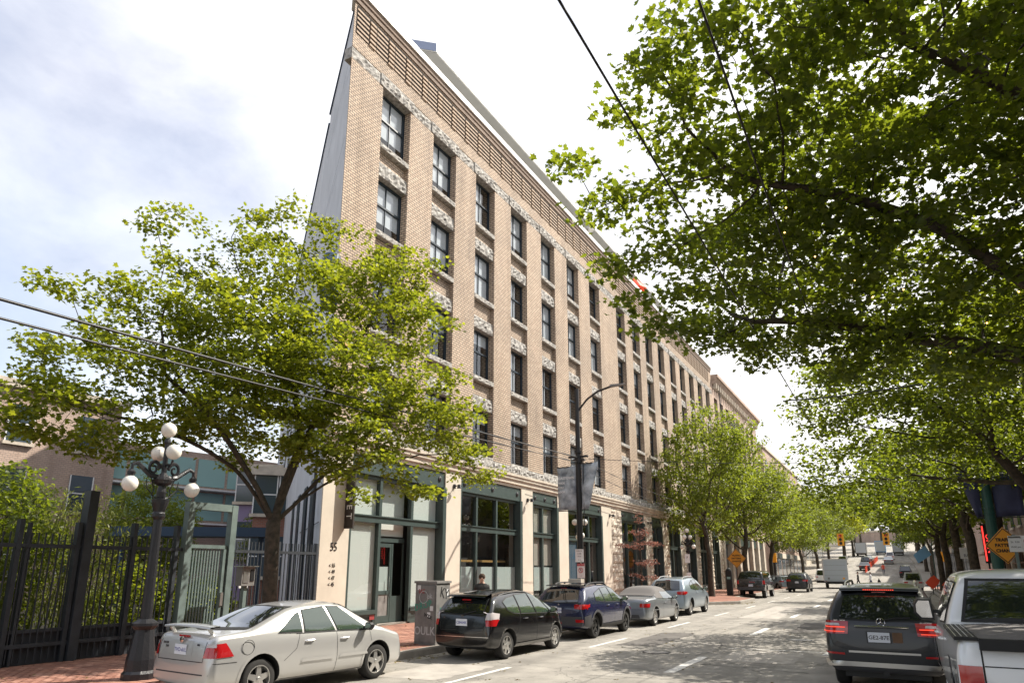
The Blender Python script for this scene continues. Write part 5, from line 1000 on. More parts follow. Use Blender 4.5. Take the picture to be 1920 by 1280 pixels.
# ================================================================ VEHICLES
def interp(tab, y):
    if y <= tab[0][0]: return tab[0][1]
    for (a, u), (b, v) in zip(tab, tab[1:]):
        if y <= b: return u+(v-u)*((y-a)/(b-a) if b > a else 1)
    return tab[-1][1]
def resample(P, n):
    P = [Vector(p) for p in P]; d = [0]
    for a, b in zip(P, P[1:]): d.append(d[-1]+(b-a).length)
    out = []
    for i in range(n):
        t = d[-1]*i/(n-1); k = 0
        while k < len(d)-2 and d[k+1] < t: k += 1
        out.append(P[k].lerp(P[k+1], (t-d[k])/max(1e-9, d[k+1]-d[k])))
    return out
class Car:
    """body lofted from side profile tables (rear at -y), wheel wells cut by boolean, trim projected onto the body surface"""
    def __init__(s, name, label, cat, loc, rz, L_, top, belt, wid, bot, roofw, paint, wheels, wr, wx, group=None, sub=2, arch=.055, cuts=True, tub=.74, lower=None):
        s.t = thing(name, label, cat, loc, rz, group, raw=True); s.paint = paint
        st = sorted(set([round(v, 3) for v in [-L_/2, -L_/2+.04, -L_/2+.12, L_/2-.14, L_/2-.05, L_/2]+[p[0] for p in top]+[p[0] for p in wid]+list(np.linspace(-L_/2+.3, L_/2-.3, 13))]))
        # drop stations that nearly coincide
        st2 = [st[0]]
        for v in st[1:]:
            if v-st2[-1] > .035: st2.append(v)
        rings = []; hmax = max(z for _, z in top)
        for i, y in enumerate(st2):
            zt = interp(top, y); zb = min(interp(belt, y), zt-.03); w = interp(wid, y); z0 = interp(bot, y); g = min(1, max(0, (zt-zb)/(hmax-interp(belt, 0)+1e-6)))
            wr_ = w*(1-.07)*(1-g)+roofw*g
            e = 1
            ring = [(0, z0), (w*.80, z0), (w*.955, z0+.05), (w*.99, z0+.30*(zb-z0)), (w*1.0, z0+.62*(zb-z0)), (w*.985, z0+.88*(zb-z0)), (w*.955, zb), (w*.955*(1-.28*g)+wr_*.28*g, zb+(zt-zb)*.30) if g > .15 else (w*.93, zb+(zt-zb)*.3),
                    (wr_*1.0, zb+(zt-zb)*(.86)) , (wr_*.90, zt-.012-.01*g), (wr_*.5, zt+.012), (0, zt+.02)]
            rings.append([(x, y, z) for x, z in ring]+[(-x, y, z) for x, z in ring[-2:0:-1]])
        m = MB(); n = len(rings[0])
        for r_ in rings: m.v += r_
        k = len(rings); m.f = [[i*n+j, i*n+(j+1) % n, (i+1)*n+(j+1) % n, (i+1)*n+j] for i in range(k-1) for j in range(n)]
        for b_, sg in ((0, 1), ((k-1)*n, -1)):      # flat end caps as quad strips
            for j in range(n//2):
                q = [b_+j, b_+(j+1) % n, b_+(n-j-1) % n, b_+(n-j) % n]
                q = list(dict.fromkeys(q)); 
                if len(q) > 2: m.f.append(q[::-1] if sg > 0 else q)
        m.m = [0]*len(m.f); me = m.mesh('body', [paint, 'rubber'], True); me.validate()
        ob = bpy.data.objects.new('body', me); COL.objects.link(ob)
        bmx = bmesh.new(); bmx.from_mesh(me); bmesh.ops.recalc_face_normals(bmx, faces=bmx.faces); bmx.to_mesh(me); bmx.free()
        ob.modifiers.new('s', 'SUBSURF').levels = sub; ob.modifiers['s'].render_levels = sub
        dg = bpy.context.evaluated_depsgraph_get(); me2 = bpy.data.meshes.new_from_object(ob.evaluated_get(dg)); s.bvh = BVHTree.FromPolygons([v.co for v in me2.vertices], [tuple(p.vertices) for p in me2.polygons])
        if cuts:
            ob.modifiers.clear(); ob.data = me2; c = MB()
            for y in wheels:
                for sg in (-1, 1):
                    x0, x1 = sorted((sg*(wx-.30), sg*(wx+.5))); c.lathe([(wr+arch, x0), (wr+arch, x1)], 30, (0, y, wr+.02), 'x')
            cme = c.mesh('cut', ['rubber']); cm = bmesh.new(); cm.from_mesh(cme); bmesh.ops.recalc_face_normals(cm, faces=cm.faces); cm.to_mesh(cme); cm.free()
            co = bpy.data.objects.new('cut', cme); COL.objects.link(co); bo = ob.modifiers.new('b', 'BOOLEAN'); bo.operation = 'DIFFERENCE'; bo.object = co; bo.solver = 'FAST'
            dg = bpy.context.evaluated_depsgraph_get(); me3 = bpy.data.meshes.new_from_object(ob.evaluated_get(dg))
            bpy.data.objects.remove(co); ob.modifiers.clear()
            me3.materials.clear(); me3.materials.append(M[paint]); me3.materials.append(M['rubber'])
            for p in me3.polygons:
                c_ = p.center; p.material_index = 0
                for y in wheels:
                    rr = math.hypot(c_.y-y, c_.z-wr-.02)
                    if rr < wr+arch+.004 and abs(c_.x) < wx+.2 and (abs(rr-wr-arch) < .012 and abs(p.normal.x) < .5 or abs(abs(c_.x)-(wx-.30)) < .01): p.material_index = 1; p.use_smooth = False
            me2 = me3
        else: ob.modifiers.clear()
        ob.data = me2; me2.name = 'body'; ob.parent = s.t; s.body = ob; s.wheels = wheels; s.wr = wr; s.wx = wx; s.L = L_
        if cuts is None: pass
    def cast(s, p, d, off):
        h = s.bvh.ray_cast(Vector(p), Vector(d))
        if h[0] is None: return None
        n = h[1]; 
        if n.dot(Vector(d)) > 0: n = -n
        return h[0]+n*off
    def patch(s, name, mt, A, B, mode, off=.006, n=(10, 5), both=True, parent=None, label=None):
        """A,B: lower and upper polylines. mode 'side' (y,z), 'rear'/'front' (x,z), 'top' (x,y)"""
        out = []
        for sg in ((1, -1) if (both and mode in ('side',)) or both == 2 else (1,)):
            a = resample([(p[0], p[1], 0) for p in A], n[0]); b_ = resample([(p[0], p[1], 0) for p in B], n[0]); P = []
            for i in range(n[1]):
                row = []
                for j in range(n[0]):
                    q = a[j].lerp(b_[j], i/(n[1]-1))
                    if mode == 'side': h = s.cast((sg*3, q.x, q.y), (-sg, 0, 0), off)
                    elif mode == 'rear': h = s.cast((sg*q.x, -9, q.y), (0, 1, 0), off)
                    elif mode == 'front': h = s.cast((sg*q.x, 9, q.y), (0, -1, 0), off)
                    else: h = s.cast((sg*q.x, q.y, 4), (0, 0, -1), off)
                    if h is None: h = row[-1] if row else (P[-1][j] if P else Vector((0, 0, 0)))
                    row.append(h)
                P.append(row)
            m = MB(); m.grid(P); out.append(m.build(name, mt, parent or s.t, True, label=label))
        return out
    def window(s, name, mt, A, B, mode, trim='rubber', n=(16, 9), g=.022):
        cx = sum(p[0] for p in A+B)/len(A+B); cz = sum(p[1] for p in A+B)/len(A+B)
        w_ = max(abs(p[0]-cx) for p in A+B); h_ = max(abs(p[1]-cz) for p in A+B)
        ex = lambda P: [(cx+(x-cx)*(1+g/w_), cz+(z-cz)*(1+g/h_)) for x, z in P]
        s.patch('window_seal', trim, ex(A), ex(B), mode, .007, n); s.patch(name, mt, A, B, mode, .013, n)
    def seam(s, pts, mode='side', w=.007, mt='rubber', name='seam', both=True, off=.003):
        for sg in (1, -1) if both else (1,):
            m = MB(); P = resample([(p[0], p[1], 0) for p in pts], max(8, int(len(pts)*7))); rows = []
            for i, q in enumerate(P):
                d = (P[min(i+1, len(P)-1)]-P[max(i-1, 0)]).normalized(); nrm = Vector((-d.y, d.x, 0)); row = []
                for e in (-w/2, w/2):
                    r_ = q+nrm*e
                    h = s.cast((sg*3, r_.x, r_.y), (-sg, 0, 0), off) if mode == 'side' else s.cast((sg*r_.x, -9, r_.y), (0, 1, 0), off) if mode == 'rear' else s.cast((sg*r_.x, r_.y, 4), (0, 0, -1), off)
                    row.append(h)
                if None not in row: rows.append(row)
            if len(rows) > 1: m.grid(rows); m.build(name, mt, s.t)
    def arches(s, mt, wid, name='wheel_arch_trim', off=.012):
        for y in s.wheels:
            a0, a1 = -.25, math.pi+.25; R1 = s.wr+.056; R2 = R1+wid; zc = s.wr+.02
            A = [(y+R1*math.cos(t), max(.2, zc+R1*math.sin(t))) for t in np.linspace(a0, a1, 18)]; B = [(y+R2*math.cos(t), max(.2, zc+R2*math.sin(t))) for t in np.linspace(a0, a1, 18)]
            s.patch(name, mt, A, B, 'side', off, (22, 3))
    def add_wheels(s, rim='alloy', spokes=5, style=0, tw=.2, cover=0):
        r = s.wr; tm = MB(); n = 26; w = tw
        prof = [(r*.66, 0), (r*.70, .0), (r*.93, -.012), (r*.985, .015), (r, .04), (r, w-.04), (r*.985, w-.015), (r*.93, w), (r*.66, w)]
        tm.lathe([(a, -b) for a, b in prof], n, (0, 0, 0), 'x', False); tme = tm.mesh('tyre', 'tyre', True)
        rm = MB(); rr = r*.68
        rm.lathe([(rr, -.0), (rr*1.0, .008), (rr*.93, .008), (rr*.90, -.03), (rr*.88, -.12)], n, (0, 0, 0), 'x', False)
        for k in range(spokes):
            a = 2*math.pi*k/spokes+.3
            for e in ((-.16, .16) if style == 1 else (0,)):
                c0, s0, c1, s1 = math.cos(a+e*.3), math.sin(a+e*.3), math.cos(a+e), math.sin(a+e); hw0, hw1 = (.24, .17) if style == 0 else (.1, .09); pc, ps = -s1, c1
                i0 = (.0, rr*.15*c0, rr*.15*s0); 
                A = [(.0, rr*.16*c0-s0*rr*hw0, rr*.16*s0+c0*rr*hw0), (.0, rr*.16*c0+s0*rr*hw0, rr*.16*s0-c0*rr*hw0), (-.012, rr*.94*c1-pc*rr*hw1*-1*-1, rr*.94*s1-ps*rr*hw1), (-.012, rr*.94*c1+pc*rr*hw1, rr*.94*s1+ps*rr*hw1)]
                B = [(x-.035, y, z) for x, y, z in A]
                rm.add(A+B, [(0, 1, 2, 3), (0, 4, 5, 1), (1, 5, 6, 2), (2, 6, 7, 3), (3, 7, 4, 0)])
        rm.lathe([(rr*.2, -.03), (rr*.2, .004), (rr*.12, .012), (.01, .014)], 12, (0, 0, 0), 'x')
        rme = rm.mesh('rim', rim); dme = MB().lathe([(rr*.95, -.1), (rr*.95, -.075), (.02, -.075)], 16, (0, 0, 0), 'x').mesh('brake_disc', 'dark_alloy')
        for y in s.wheels:
            for sg in (1, -1):
                o = link('wheel', tme, s.t, (sg*s.wx, y, r), rot=(0, 0, 0 if sg > 0 else math.pi)); link('rim', rme, o, (-.004, 0, 0)); link('brake_disc', dme, o)
    def mirror(s, y, z, mt, w=.2, h=.14, out=.2, d=.12, both=True):
        for sg in (1, -1) if both else (both,):
            h0 = s.cast((sg*3, y, z), (-sg, 0, 0), 0); 
            if h0 is None: continue
            x = h0.x; m = MB(); 
            m.add([(x, y-.03, z-.03), (x, y+.05, z-.03), (x, y+.05, z+.02), (x, y-.03, z+.02), (x+sg*.07, y-.02, z-.02), (x+sg*.07, y+.04, z-.02), (x+sg*.07, y+.04, z+.03), (x+sg*.07, y-.02, z+.03)], [(0, 1, 5, 4), (1, 2, 6, 5), (2, 3, 7, 6), (3, 0, 4, 7)])
            P = []; x0, x1 = x+sg*.05, x+sg*(.05+out)
            for f, k in ((0, .86), (.5, 1), (1, .62)):
                xx = None; c = z+.03
                ring = []
                yy = y-d/2+d*f
                for a, b_ in ((0, -.5), (.7, -.5), (1, -.2), (1, .25), (.8, .5), (.1, .5)): ring.append((x0+(x1-x0)*(.5+(a-.5)*k), yy, c+h*b_*k))
                P.append(ring)
            v = sum(P, []); n = 6; fs = [(i*n+j, i*n+(j+1) % n, (i+1)*n+(j+1) % n, (i+1)*n+j) for i in range(2) for j in range(n)]+[tuple(range(n)), tuple(range(2*n, 3*n))]
            m.add(v, fs); o = m.build('mirror', mt, s.t, False)
            g = MB(); ring = P[0]; cx = sum(p[0] for p in ring)/6; cz = sum(p[2] for p in ring)/6; g.add([(cx+(p[0]-cx)*.85, p[1]-.004, cz+(p[2]-cz)*.85) for p in ring], [(0, 1, 2, 3, 4, 5)]); g.build('mirror_glass', 'chrome', o)
    def handle(s, y, z, mt, l=.2):
        for sg in (1, -1):
            h = s.cast((sg*3, y, z), (-sg, 0, 0), .0)
            if h is None: continue
            x = h.x; m = MB(); m.tube([(x-.01*sg, y-l/2, z), (x+sg*.03, y-l/2+.03, z+.005), (x+sg*.034, y+l/2-.03, z+.005), (x-.01*sg, y+l/2, z)], [.012, .015, .015, .012], 6); m.build('door_handle', mt, s.t)
    def plate(s, x, z, txt, mt='plate_white', tcol='plate_blue', w=.31, h=.15, tilt=0):
        hp = s.cast((x, -9, z), (0, 1, 0), 0); y = hp.y-.012 if hp else -s.L/2
        o = MB().box(x-w/2, x+w/2, y-.008, y, z-h/2, z+h/2).build('licence_plate', mt, s.t)
        text(txt, h*.55, tcol, frame((x, y-.010, z-.005), (1, 0, 0), (0, 0, 1)), 'lettering', o, .0005, bold=.001); s.py = y; return o
    def badge(s, x, z, txt, size, mt='chrome', mode='rear', tilt=(0, 0, 1)):
        h = s.cast((x, -9, z), (0, 1, 0), .0)
        if h: text(txt, size, mt, frame((x, h.y-.008, z), (1, 0, 0), tilt), 'badge', s.t, .003, bold=.001)
    def rearbox(s, x0, x1, z0, z1, mt, name, d=.02, y=None):
        hp = s.cast(((x0+x1)/2, -9, (z0+z1)/2), (0, 1, 0), 0); yy = hp.y if y is None else y
        return MB().box(x0, x1, yy-d, yy+.02, z0, z1).build(name, mt, s.t)
    def rails(s, y0, y1, x, mt, zz=None, h=.07):
        for sg in (1, -1):
            pts = []
            for i in range(7):
                y = y0+(y1-y0)*i/6; hh = s.cast((sg*x, y, 4), (0, 0, -1), 0); pts.append((sg*x, y, hh.z+(h if 0 < i < 6 else -.01)))
            MB().tube(pts, .022, 6).build('roof_rail', mt, s.t)
            for y in (y0+(y1-y0)*.5,): hh = s.cast((sg*x, y, 4), (0, 0, -1), 0); MB().box(sg*x-.015, sg*x+.015, y-.04, y+.04, hh.z-.01, hh.z+h).build('rail_foot', mt, s.t)

# ---- silver sedan, nearest on the left
L_ = 4.45
top = [(-2.225, .55), (-2.19, .92), (-2.08, 1.03), (-1.62, 1.07), (-1.45, 1.09), (-.72, 1.37), (-.35, 1.43), (.25, 1.44), (.55, 1.40), (1.28, .99), (1.45, .95), (2.0, .80), (2.16, .66), (2.225, .5)]
belt = [(-2.225, .5), (-2.1, .93), (-1.5, .97), (-.5, .95), (.6, .90), (1.4, .86), (2.0, .7), (2.225, .45)]
wid = [(-2.225, .70), (-2.12, .80), (-1.7, .85), (0, .865), (1.5, .85), (2.0, .76), (2.225, .58)]
bot = [(-2.225, .30), (-2.0, .22), (1.9, .19), (2.225, .24)]
s1 = Car('parked_car', 'silver sedan with rear spoiler parked nearest the camera by the globe lamp', 'car', (-9.80, 9.42, 0), R(-4), L_, top, belt, wid, bot, .60, 'silver_paint', [-1.33, 1.29], .315, .80, 'cars parked along the left kerb')
G = 'green_glass'
s1.window('side_window', G, [(-.47, .975), (.20, .955)], [(-.44, 1.31), (.05, 1.345)], 'side'); s1.window('side_window', G, [(.28, .95), (1.02, .925)], [(.14, 1.345), (.42, 1.33)], 'side')
s1.window('quarter_window', G, [(-1.02, 1.0), (-.54, .98)], [(-.62, 1.25), (-.52, 1.28)], 'side')
s1.window('rear_window', 'car_glass', [(-.62, 1.09), (0, 1.085), (.62, 1.09)], [(-.5, 1.36), (0, 1.375), (.5, 1.36)], 'rear')
s1.window('windscreen', 'car_glass', [(-.66, .99), (0, .985), (.66, .99)], [(-.52, 1.37), (0, 1.385), (.52, 1.37)], 'front')
s1.patch('tail_light', 'red_lens', [(.60, .70), (.79, .70)], [(.64, .90), (.78, .90)], 'rear', .01, (6, 5), both=2); s1.patch('tail_light', 'red_lens', [(-2.14, .70), (-1.84, .71)], [(-2.12, .90), (-1.97, .91)], 'side', .01, (6, 5))
s1.patch('reverse_light', 'clear_lens', [(.64, .85), (.77, .85)], [(.65, .90), (.76, .90)], 'rear', .014, (5, 3), both=2)
s1.patch('plate_recess', 'silver_paint', [(-.30, .72), (.30, .72)], [(-.27, .93), (.27, .93)], 'rear', .004, (6, 3)); s1.plate(0, .80, 'TVO-61L')
s1.seam([(-.60, .98), (-.60, .64), (.60, .64), (.60, .98)], 'rear', .012, both=False); s1.seam([(-.86, .46), (.86, .46)], 'rear', .02, 'cladding', both=False)
s1.seam([(.24, .95), (.25, .5), (.22, .27)]); s1.seam([(1.08, .9), (1.12, .6), (1.06, .28)]); s1.seam([(-.58, .97), (-.66, .72), (-.9, .55)]); s1.seam([(-.95, .27), (1.05, .25)])
s1.seam([(-2.15, .62), (-1.78, .62)], w=.01); s1.seam([(-.66, .955), (1.1, .915)], w=.012)
for a, b in ((-.55, .18), (.30, 1.0)): s1.patch('side_moulding', 'silver_paint', [(a, .50), (b, .49)], [(a+.03, .555), (b-.03, .545)], 'side', .022, (8, 3))
m = MB()
for sg in (1, -1): m.tube([(sg*.52, -2.02, 1.02), (sg*.50, -2.1, 1.12)], .03, 6)
m.build('spoiler_foot', 'silver_paint', s1.t); P = [[(x, -2.14-.03*math.cos(x*2)+dy_, 1.13+.05*math.cos(x*1.6)+dz_-.05) for x in np.linspace(-.62, .62, 13)] for dy_, dz_ in ((0, 0), (0, .03), (.17, .045), (.17, .02), (0, 0))]
m = MB(); m.grid(P); m.build('spoiler', 'silver_paint', s1.t, True); s1.rearbox(-.13, .13, .985, 1.01, 'red_lens', 'brake_light', .01, -2.17)
m = MB(); m.lathe([(.05, 0), (.05, -.012), (.01, -.016)], 14, (0, -2.20, .945), 'y'); m.build('badge', 'chrome', s1.t); s1.badge(-.46, .88, 'FOCUS', .045, 'cladding'); s1.badge(-.40, .83, 'ZX4', .04, 'cladding'); s1.badge(.42, .88, 'SES', .04, 'cladding')
h_ = s1.cast((3, -1.55, .80), (-1, 0, 0), .004); m = MB(); m.tube([(h_.x, -1.6+.11*math.cos(a), .82+.11*math.sin(a)) for a in np.linspace(0, 6.283, 21)], .005, 4); m.build('fuel_door', 'rubber', s1.t)
s1.mirror(.95, .95, 'black'); s1.handle(-.38, .83, 'chrome'); s1.handle(.42, .81, 'chrome'); s1.add_wheels('alloy', 5, 0); s1.arches('silver_paint', .05, off=.006)
s1.patch('side_marker', 'amber_lens', [(2.02, .56), (2.12, .56)], [(2.02, .61), (2.12, .61)], 'side', .008, (4, 3))
# ---- black hatchback
L_ = 4.0
top = [(-2.0, .55), (-1.97, .95), (-1.92, 1.04), (-1.66, 1.36), (-1.45, 1.43), (-.6, 1.51), (-.1, 1.51), (.35, 1.43), (1.30, 1.03), (1.55, .96), (1.85, .80), (2.0, .55)]
belt = [(-2.0, .5), (-1.9, 1.0), (-1.2, .99), (0, .93), (1.2, .88), (1.8, .72), (2.0, .5)]
wid = [(-2.0, .72), (-1.9, .80), (-1.5, .84), (0, .85), (1.4, .84), (1.85, .72), (2.0, .56)]
bot = [(-2.0, .30), (-1.8, .22), (1.7, .19), (2.0, .24)]
s2 = Car('parked_car', 'glossy black hatchback parked beside the graffiti covered cabinet', 'car', (-8.91, 15.65, 0), R(-1), L_, top, belt, wid, bot, .60, 'black_paint', [-1.24, 1.26], .305, .775, 'cars parked along the left kerb')
s2.window('side_window', G, [(-.60, .99), (.10, .97)], [(-.66, 1.40), (-.06, 1.42)], 'side'); s2.window('side_window', G, [(.18, .965), (.95, .93)], [(.03, 1.42), (.42, 1.36)], 'side'); s2.window('quarter_window', G, [(-1.20, 1.08), (-.95, 1.01), (-.68, .99)], [(-1.32, 1.26), (-1.1, 1.34), (-.74, 1.38)], 'side'); s2.window('quarter_window', G, [(1.0, .93), (1.22, .925)], [(.62, 1.28), (.66, 1.26)], 'side')
s2.window('rear_window', 'car_glass', [(-.55, 1.03), (0, 1.0), (.55, 1.03)], [(-.52, 1.33), (0, 1.36), (.52, 1.33)], 'rear'); s2.window('windscreen', 'car_glass', [(-.66, 1.02), (0, 1.01), (.66, 1.02)], [(-.5, 1.44), (0, 1.46), (.5, 1.44)], 'front')
s2.patch('tail_light', 'red_lens', [(.66, .76), (.80, .76)], [(.64, .89), (.81, .89)], 'rear', .012, (6, 5), both=2); s2.patch('tail_light', 'red_lens', [(-1.95, .76), (-1.78, .76)], [(-1.95, .90), (-1.66, .90)], 'side', .012, (6, 4)); s2.patch('reverse_light', 'clear_lens', [(-1.95, .905), (-1.66, .905)], [(-1.9, 1.06), (-1.60, 1.02)], 'side', .013, (6, 4)); s2.patch('reverse_light', 'clear_lens', [(.63, .895), (.81, .895)], [(.66, 1.04), (.77, 1.04)], 'rear', .013, (5, 4), both=2)
s2.plate(0, .83, 'CB464K'); s2.badge(0, .97, 'H', .09); s2.badge(-.5, .93, 'Fit', .06)
s2.seam([(-.62, 1.0), (-.60, .66), (.60, .66), (.62, 1.0)], 'rear', .01, both=False); s2.seam([(-.85, .52), (.85, .52)], 'rear', .012, 'chrome', both=False)
s2.seam([(.14, .95), (.15, .5), (.13, .28)], mt='rubber'); s2.seam([(1.0, .9), (1.05, .6), (.98, .28)]); s2.seam([(-.66, .97), (-.74, .72), (-.86, .55)]); s2.seam([(-.62, .975), (1.22, .915)], w=.012, mt='rubber')
P = [[(x, -1.80-.06*math.cos(x*1.5)+a, 1.42+.035*math.cos(x*1.6)+b) for x in np.linspace(-.54, .54, 11)] for a, b in ((.02, -.06), (.02, -.04), (.3, .02), (.3, -.06), (.02, -.06))]
m = MB(); m.grid(P); m.build('spoiler', 'black_paint', s2.t, True); s2.rearbox(-.12, .12, 1.31, 1.335, 'red_lens', 'brake_light', .01, -1.78)
m = MB(); m.tube([(.1, -1.1, 1.50), (.1, -1.32, 1.72)], .006, 4); m.build('aerial', 'black', s2.t); m = MB(); m.tube([(0, -1.99, .99), (.2, -1.96, 1.05), (.36, -1.93, 1.09)], .012, 5); m.build('wiper', 'black', s2.t)
s2.mirror(.92, .98, 'black_paint'); s2.handle(-.45, .86, 'black_paint'); s2.handle(.35, .85, 'black_paint'); s2.add_wheels('alloy', 6, 0); s2.patch('sill_trim', 'black_paint', [(-.9, .24), (.95, .24)], [(-.9, .32), (.95, .32)], 'side', .02, (10, 3)); s2.rails(-1.3, .2, .56, 'black', h=.01)
# ---- navy crossover
L_ = 4.46
def crossover(name, label, loc, rz, paint, L_, H, hw, wr, group, clad=True, glass=G, roofrail='black', wb=(-1.32, 1.35), rim='dark_alloy', sub=2, cuts=True, cat='car'):
    k = H/1.6; h2 = L_/2
    top = [(-h2, .62*k), (-h2+.03, 1.0*k), (-h2+.10, 1.08*k), (-h2+.42, 1.44*k), (-h2+.60, 1.51*k), (-.7, 1.57*k), (.15, 1.565*k), (.5, 1.50*k), (1.22, 1.10*k), (1.4, 1.05*k), (h2-.15, .88*k), (h2, .6*k)]
    belt = [(-h2, .58*k), (-h2+.1, 1.03*k), (-1.2, 1.03*k), (0, .99*k), (1.2, .96*k), (h2-.2, .8*k), (h2, .55*k)]
    wid = [(-h2, .78*hw/.9), (-h2+.12, .87*hw/.9), (-1.6, hw*.99), (0, hw), (1.5, hw*.98), (h2-.2, .80*hw/.9), (h2, .64*hw/.9)]
    bot = [(-h2, .36), (-h2+.2, .27), (h2-.3, .25), (h2, .3)]
    c = Car(name, label, cat, loc, rz, L_, top, belt, wid, bot, hw*.71, paint, list(wb), wr, hw-.09, group, sub=sub, cuts=cuts)
    c.window('side_window', glass, [(-.55, 1.04*k), (.12, 1.03*k)], [(-.60, 1.43*k), (-.02, 1.46*k)], 'side'); c.window('side_window', glass, [(.19, 1.03*k), (.98, 1.0*k)], [(.05, 1.46*k), (.42, 1.41*k)], 'side'); c.window('quarter_window', glass, [(-1.30, 1.10*k), (-.63, 1.045*k)], [(-1.22, 1.30*k), (-.68, 1.41*k)], 'side')
    c.window('rear_window', 'car_glass', [(-.60, 1.07*k), (0, 1.05*k), (.60, 1.07*k)], [(-.52, 1.40*k), (0, 1.43*k), (.52, 1.40*k)], 'rear'); c.window('windscreen', 'car_glass', [(-.68, 1.10*k), (0, 1.10*k), (.68, 1.10*k)], [(-.52, 1.48*k), (0, 1.5*k), (.52, 1.48*k)], 'front')
    c.patch('tail_light', 'red_lens', [(.52, .88*k), (.86, .86*k)], [(.50, .99*k), (.85, 1.01*k)], 'rear', .012, (6, 4), both=2); c.patch('tail_light', 'red_lens', [(-h2+.05, .87*k), (-h2+.38, .93*k)], [(-h2+.06, 1.01*k), (-h2+.40, .99*k)], 'side', .012, (6, 4))
    c.seam([(.15, 1.0*k), (.16, .6), (.14, .34)]); c.seam([(1.05, .98*k), (1.1, .65), (1.02, .34)]); c.seam([(-.62, 1.02*k), (-.72, .8), (-.86, .62)]); c.seam([(-.60, 1.025*k), (1.18, .985*k)], w=.014, mt='black')
    if clad: c.arches('cladding', .07, off=.016); c.patch('sill_cladding', 'cladding', [(-.95, .29), (.98, .29)], [(-.95, .40), (.98, .40)], 'side', .02, (10, 3)); c.patch('bumper_cladding', 'cladding', [(-.88, .40), (.88, .40)], [(-.86, .66), (.86, .66)], 'rear', .02, (14, 4)); c.patch('reflector', 'red_lens', [(.58, .50), (.80, .50)], [(.56, .58), (.80, .58)], 'rear', .03, (5, 3), both=2); c.patch('corner_cladding', 'cladding', [(-h2+.06, .42), (-h2+.48, .32)], [(-h2+.06, .67), (-h2+.42, .72)], 'side', .018, (6, 4))
    c.rails(-h2+.75, .35, hw*.60, roofrail); c.mirror(.95, 1.06*k, 'black'); c.handle(-.42, .93*k, paint); c.handle(.38, .93*k, paint); c.add_wheels(rim, 5, 1)
    c.rearbox(-.1, .1, 1.445*k, 1.465*k, 'red_lens', 'brake_light', .015); return c
s3 = crossover('parked_car', 'dark navy crossover with roof rails parked in front of the black hatchback', (-9.04, 21.3, 0), R(0), 'navy_paint', 4.46, 1.6, .9, .345, 'cars parked along the left kerb')
s3.plate(-.05, .83, 'GB7-42N'); s3.badge(0, .97, '*', .12); m = MB(); P = [[(x, -1.78-.05*math.cos(x*1.5)+a, 1.50+.03*math.cos(x*1.6)+b) for x in np.linspace(-.60, .60, 11)] for a, b in ((0, 0), (0, .022), (.3, .05), (.3, 0), (0, 0))]; m.grid(P); m.build('spoiler', 'black_paint', s3.t, True)
# ---- grey convertible with fabric roof
L_ = 4.49
top = [(-2.245, .55), (-2.2, .90), (-2.1, .98), (-1.35, 1.02), (-1.15, 1.05), (-.72, 1.32), (-.4, 1.36), (.15, 1.37), (.45, 1.33), (1.0, 1.0), (1.2, .96), (2.0, .78), (2.245, .5)]
belt = [(-2.245, .5), (-2.1, .90), (-1, .93), (0, .90), (1.1, .86), (2.0, .68), (2.245, .45)]
wid = [(-2.245, .70), (-2.1, .80), (-1.6, .86), (0, .865), (1.5, .85), (2.05, .74), (2.245, .58)]
bot = [(-2.245, .28), (-2.0, .2), (1.9, .17), (2.245, .22)]
s4 = Car('parked_car', 'grey convertible with raised brownish fabric top parked along the kerb', 'car', (-8.85, 26.75, 0), R(0), L_, top, belt, wid, bot, .58, 'grey_paint', [-1.37, 1.36], .315, .79, 'cars parked along the left kerb')
s4.patch('fabric_top', 'soft_top', [(-.66, -1.2), (-.66, .45)], [(.66, -1.2), (.66, .45)], 'top', .016, (18, 18)); s4.patch('fabric_top', 'soft_top', [(-1.22, .98), (-.42, .95)], [(-.78, 1.32), (-.46, 1.35)], 'side', .014, (8, 8)); s4.patch('fabric_top', 'soft_top', [(-.5, 1.27), (.5, 1.27)], [(-.5, 1.34), (.5, 1.34)], 'side', .01, (8, 4))
s4.window('rear_window', 'car_glass', [(-.48, 1.06), (.48, 1.06)], [(-.42, 1.24), (.42, 1.24)], 'rear'); s4.window('side_window', G, [(-.40, .94), (.88, .91)], [(-.42, 1.24), (.42, 1.26)], 'side'); s4.window('windscreen', 'car_glass', [(-.64, .98), (.64, .98)], [(-.5, 1.31), (.5, 1.31)], 'front')
s4.patch('tail_light', 'red_lens', [(.50, .68), (.80, .68)], [(.50, .81), (.80, .81)], 'rear', .012, (6, 4), both=2); s4.patch('tail_light', 'red_lens', [(-2.14, .68), (-1.98, .69)], [(-2.13, .81), (-2.0, .80)], 'side', .012, (5, 4)); s4.plate(-.02, .70, 'BR8-19K')
s4.seam([(-.48, .93), (-.50, .4), (-.46, .24)]); s4.seam([(.92, .9), (.96, .5), (.9, .24)]); s4.seam([(-2.1, .58), (2.0, .55)], w=.02, mt='grey_paint', off=.012); s4.seam([(-.64, .95), (-.6, .6), (.6, .6), (.64, .95)], 'rear', .008, both=False); s4.patch('diffuser', 'cladding', [(-.5, .3), (.5, .3)], [(-.45, .42), (.45, .42)], 'rear', .01, (8, 3))
s4.mirror(.8, .93, 'black'); s4.handle(-.3, .80, 'grey_paint'); s4.add_wheels('alloy', 7, 1)
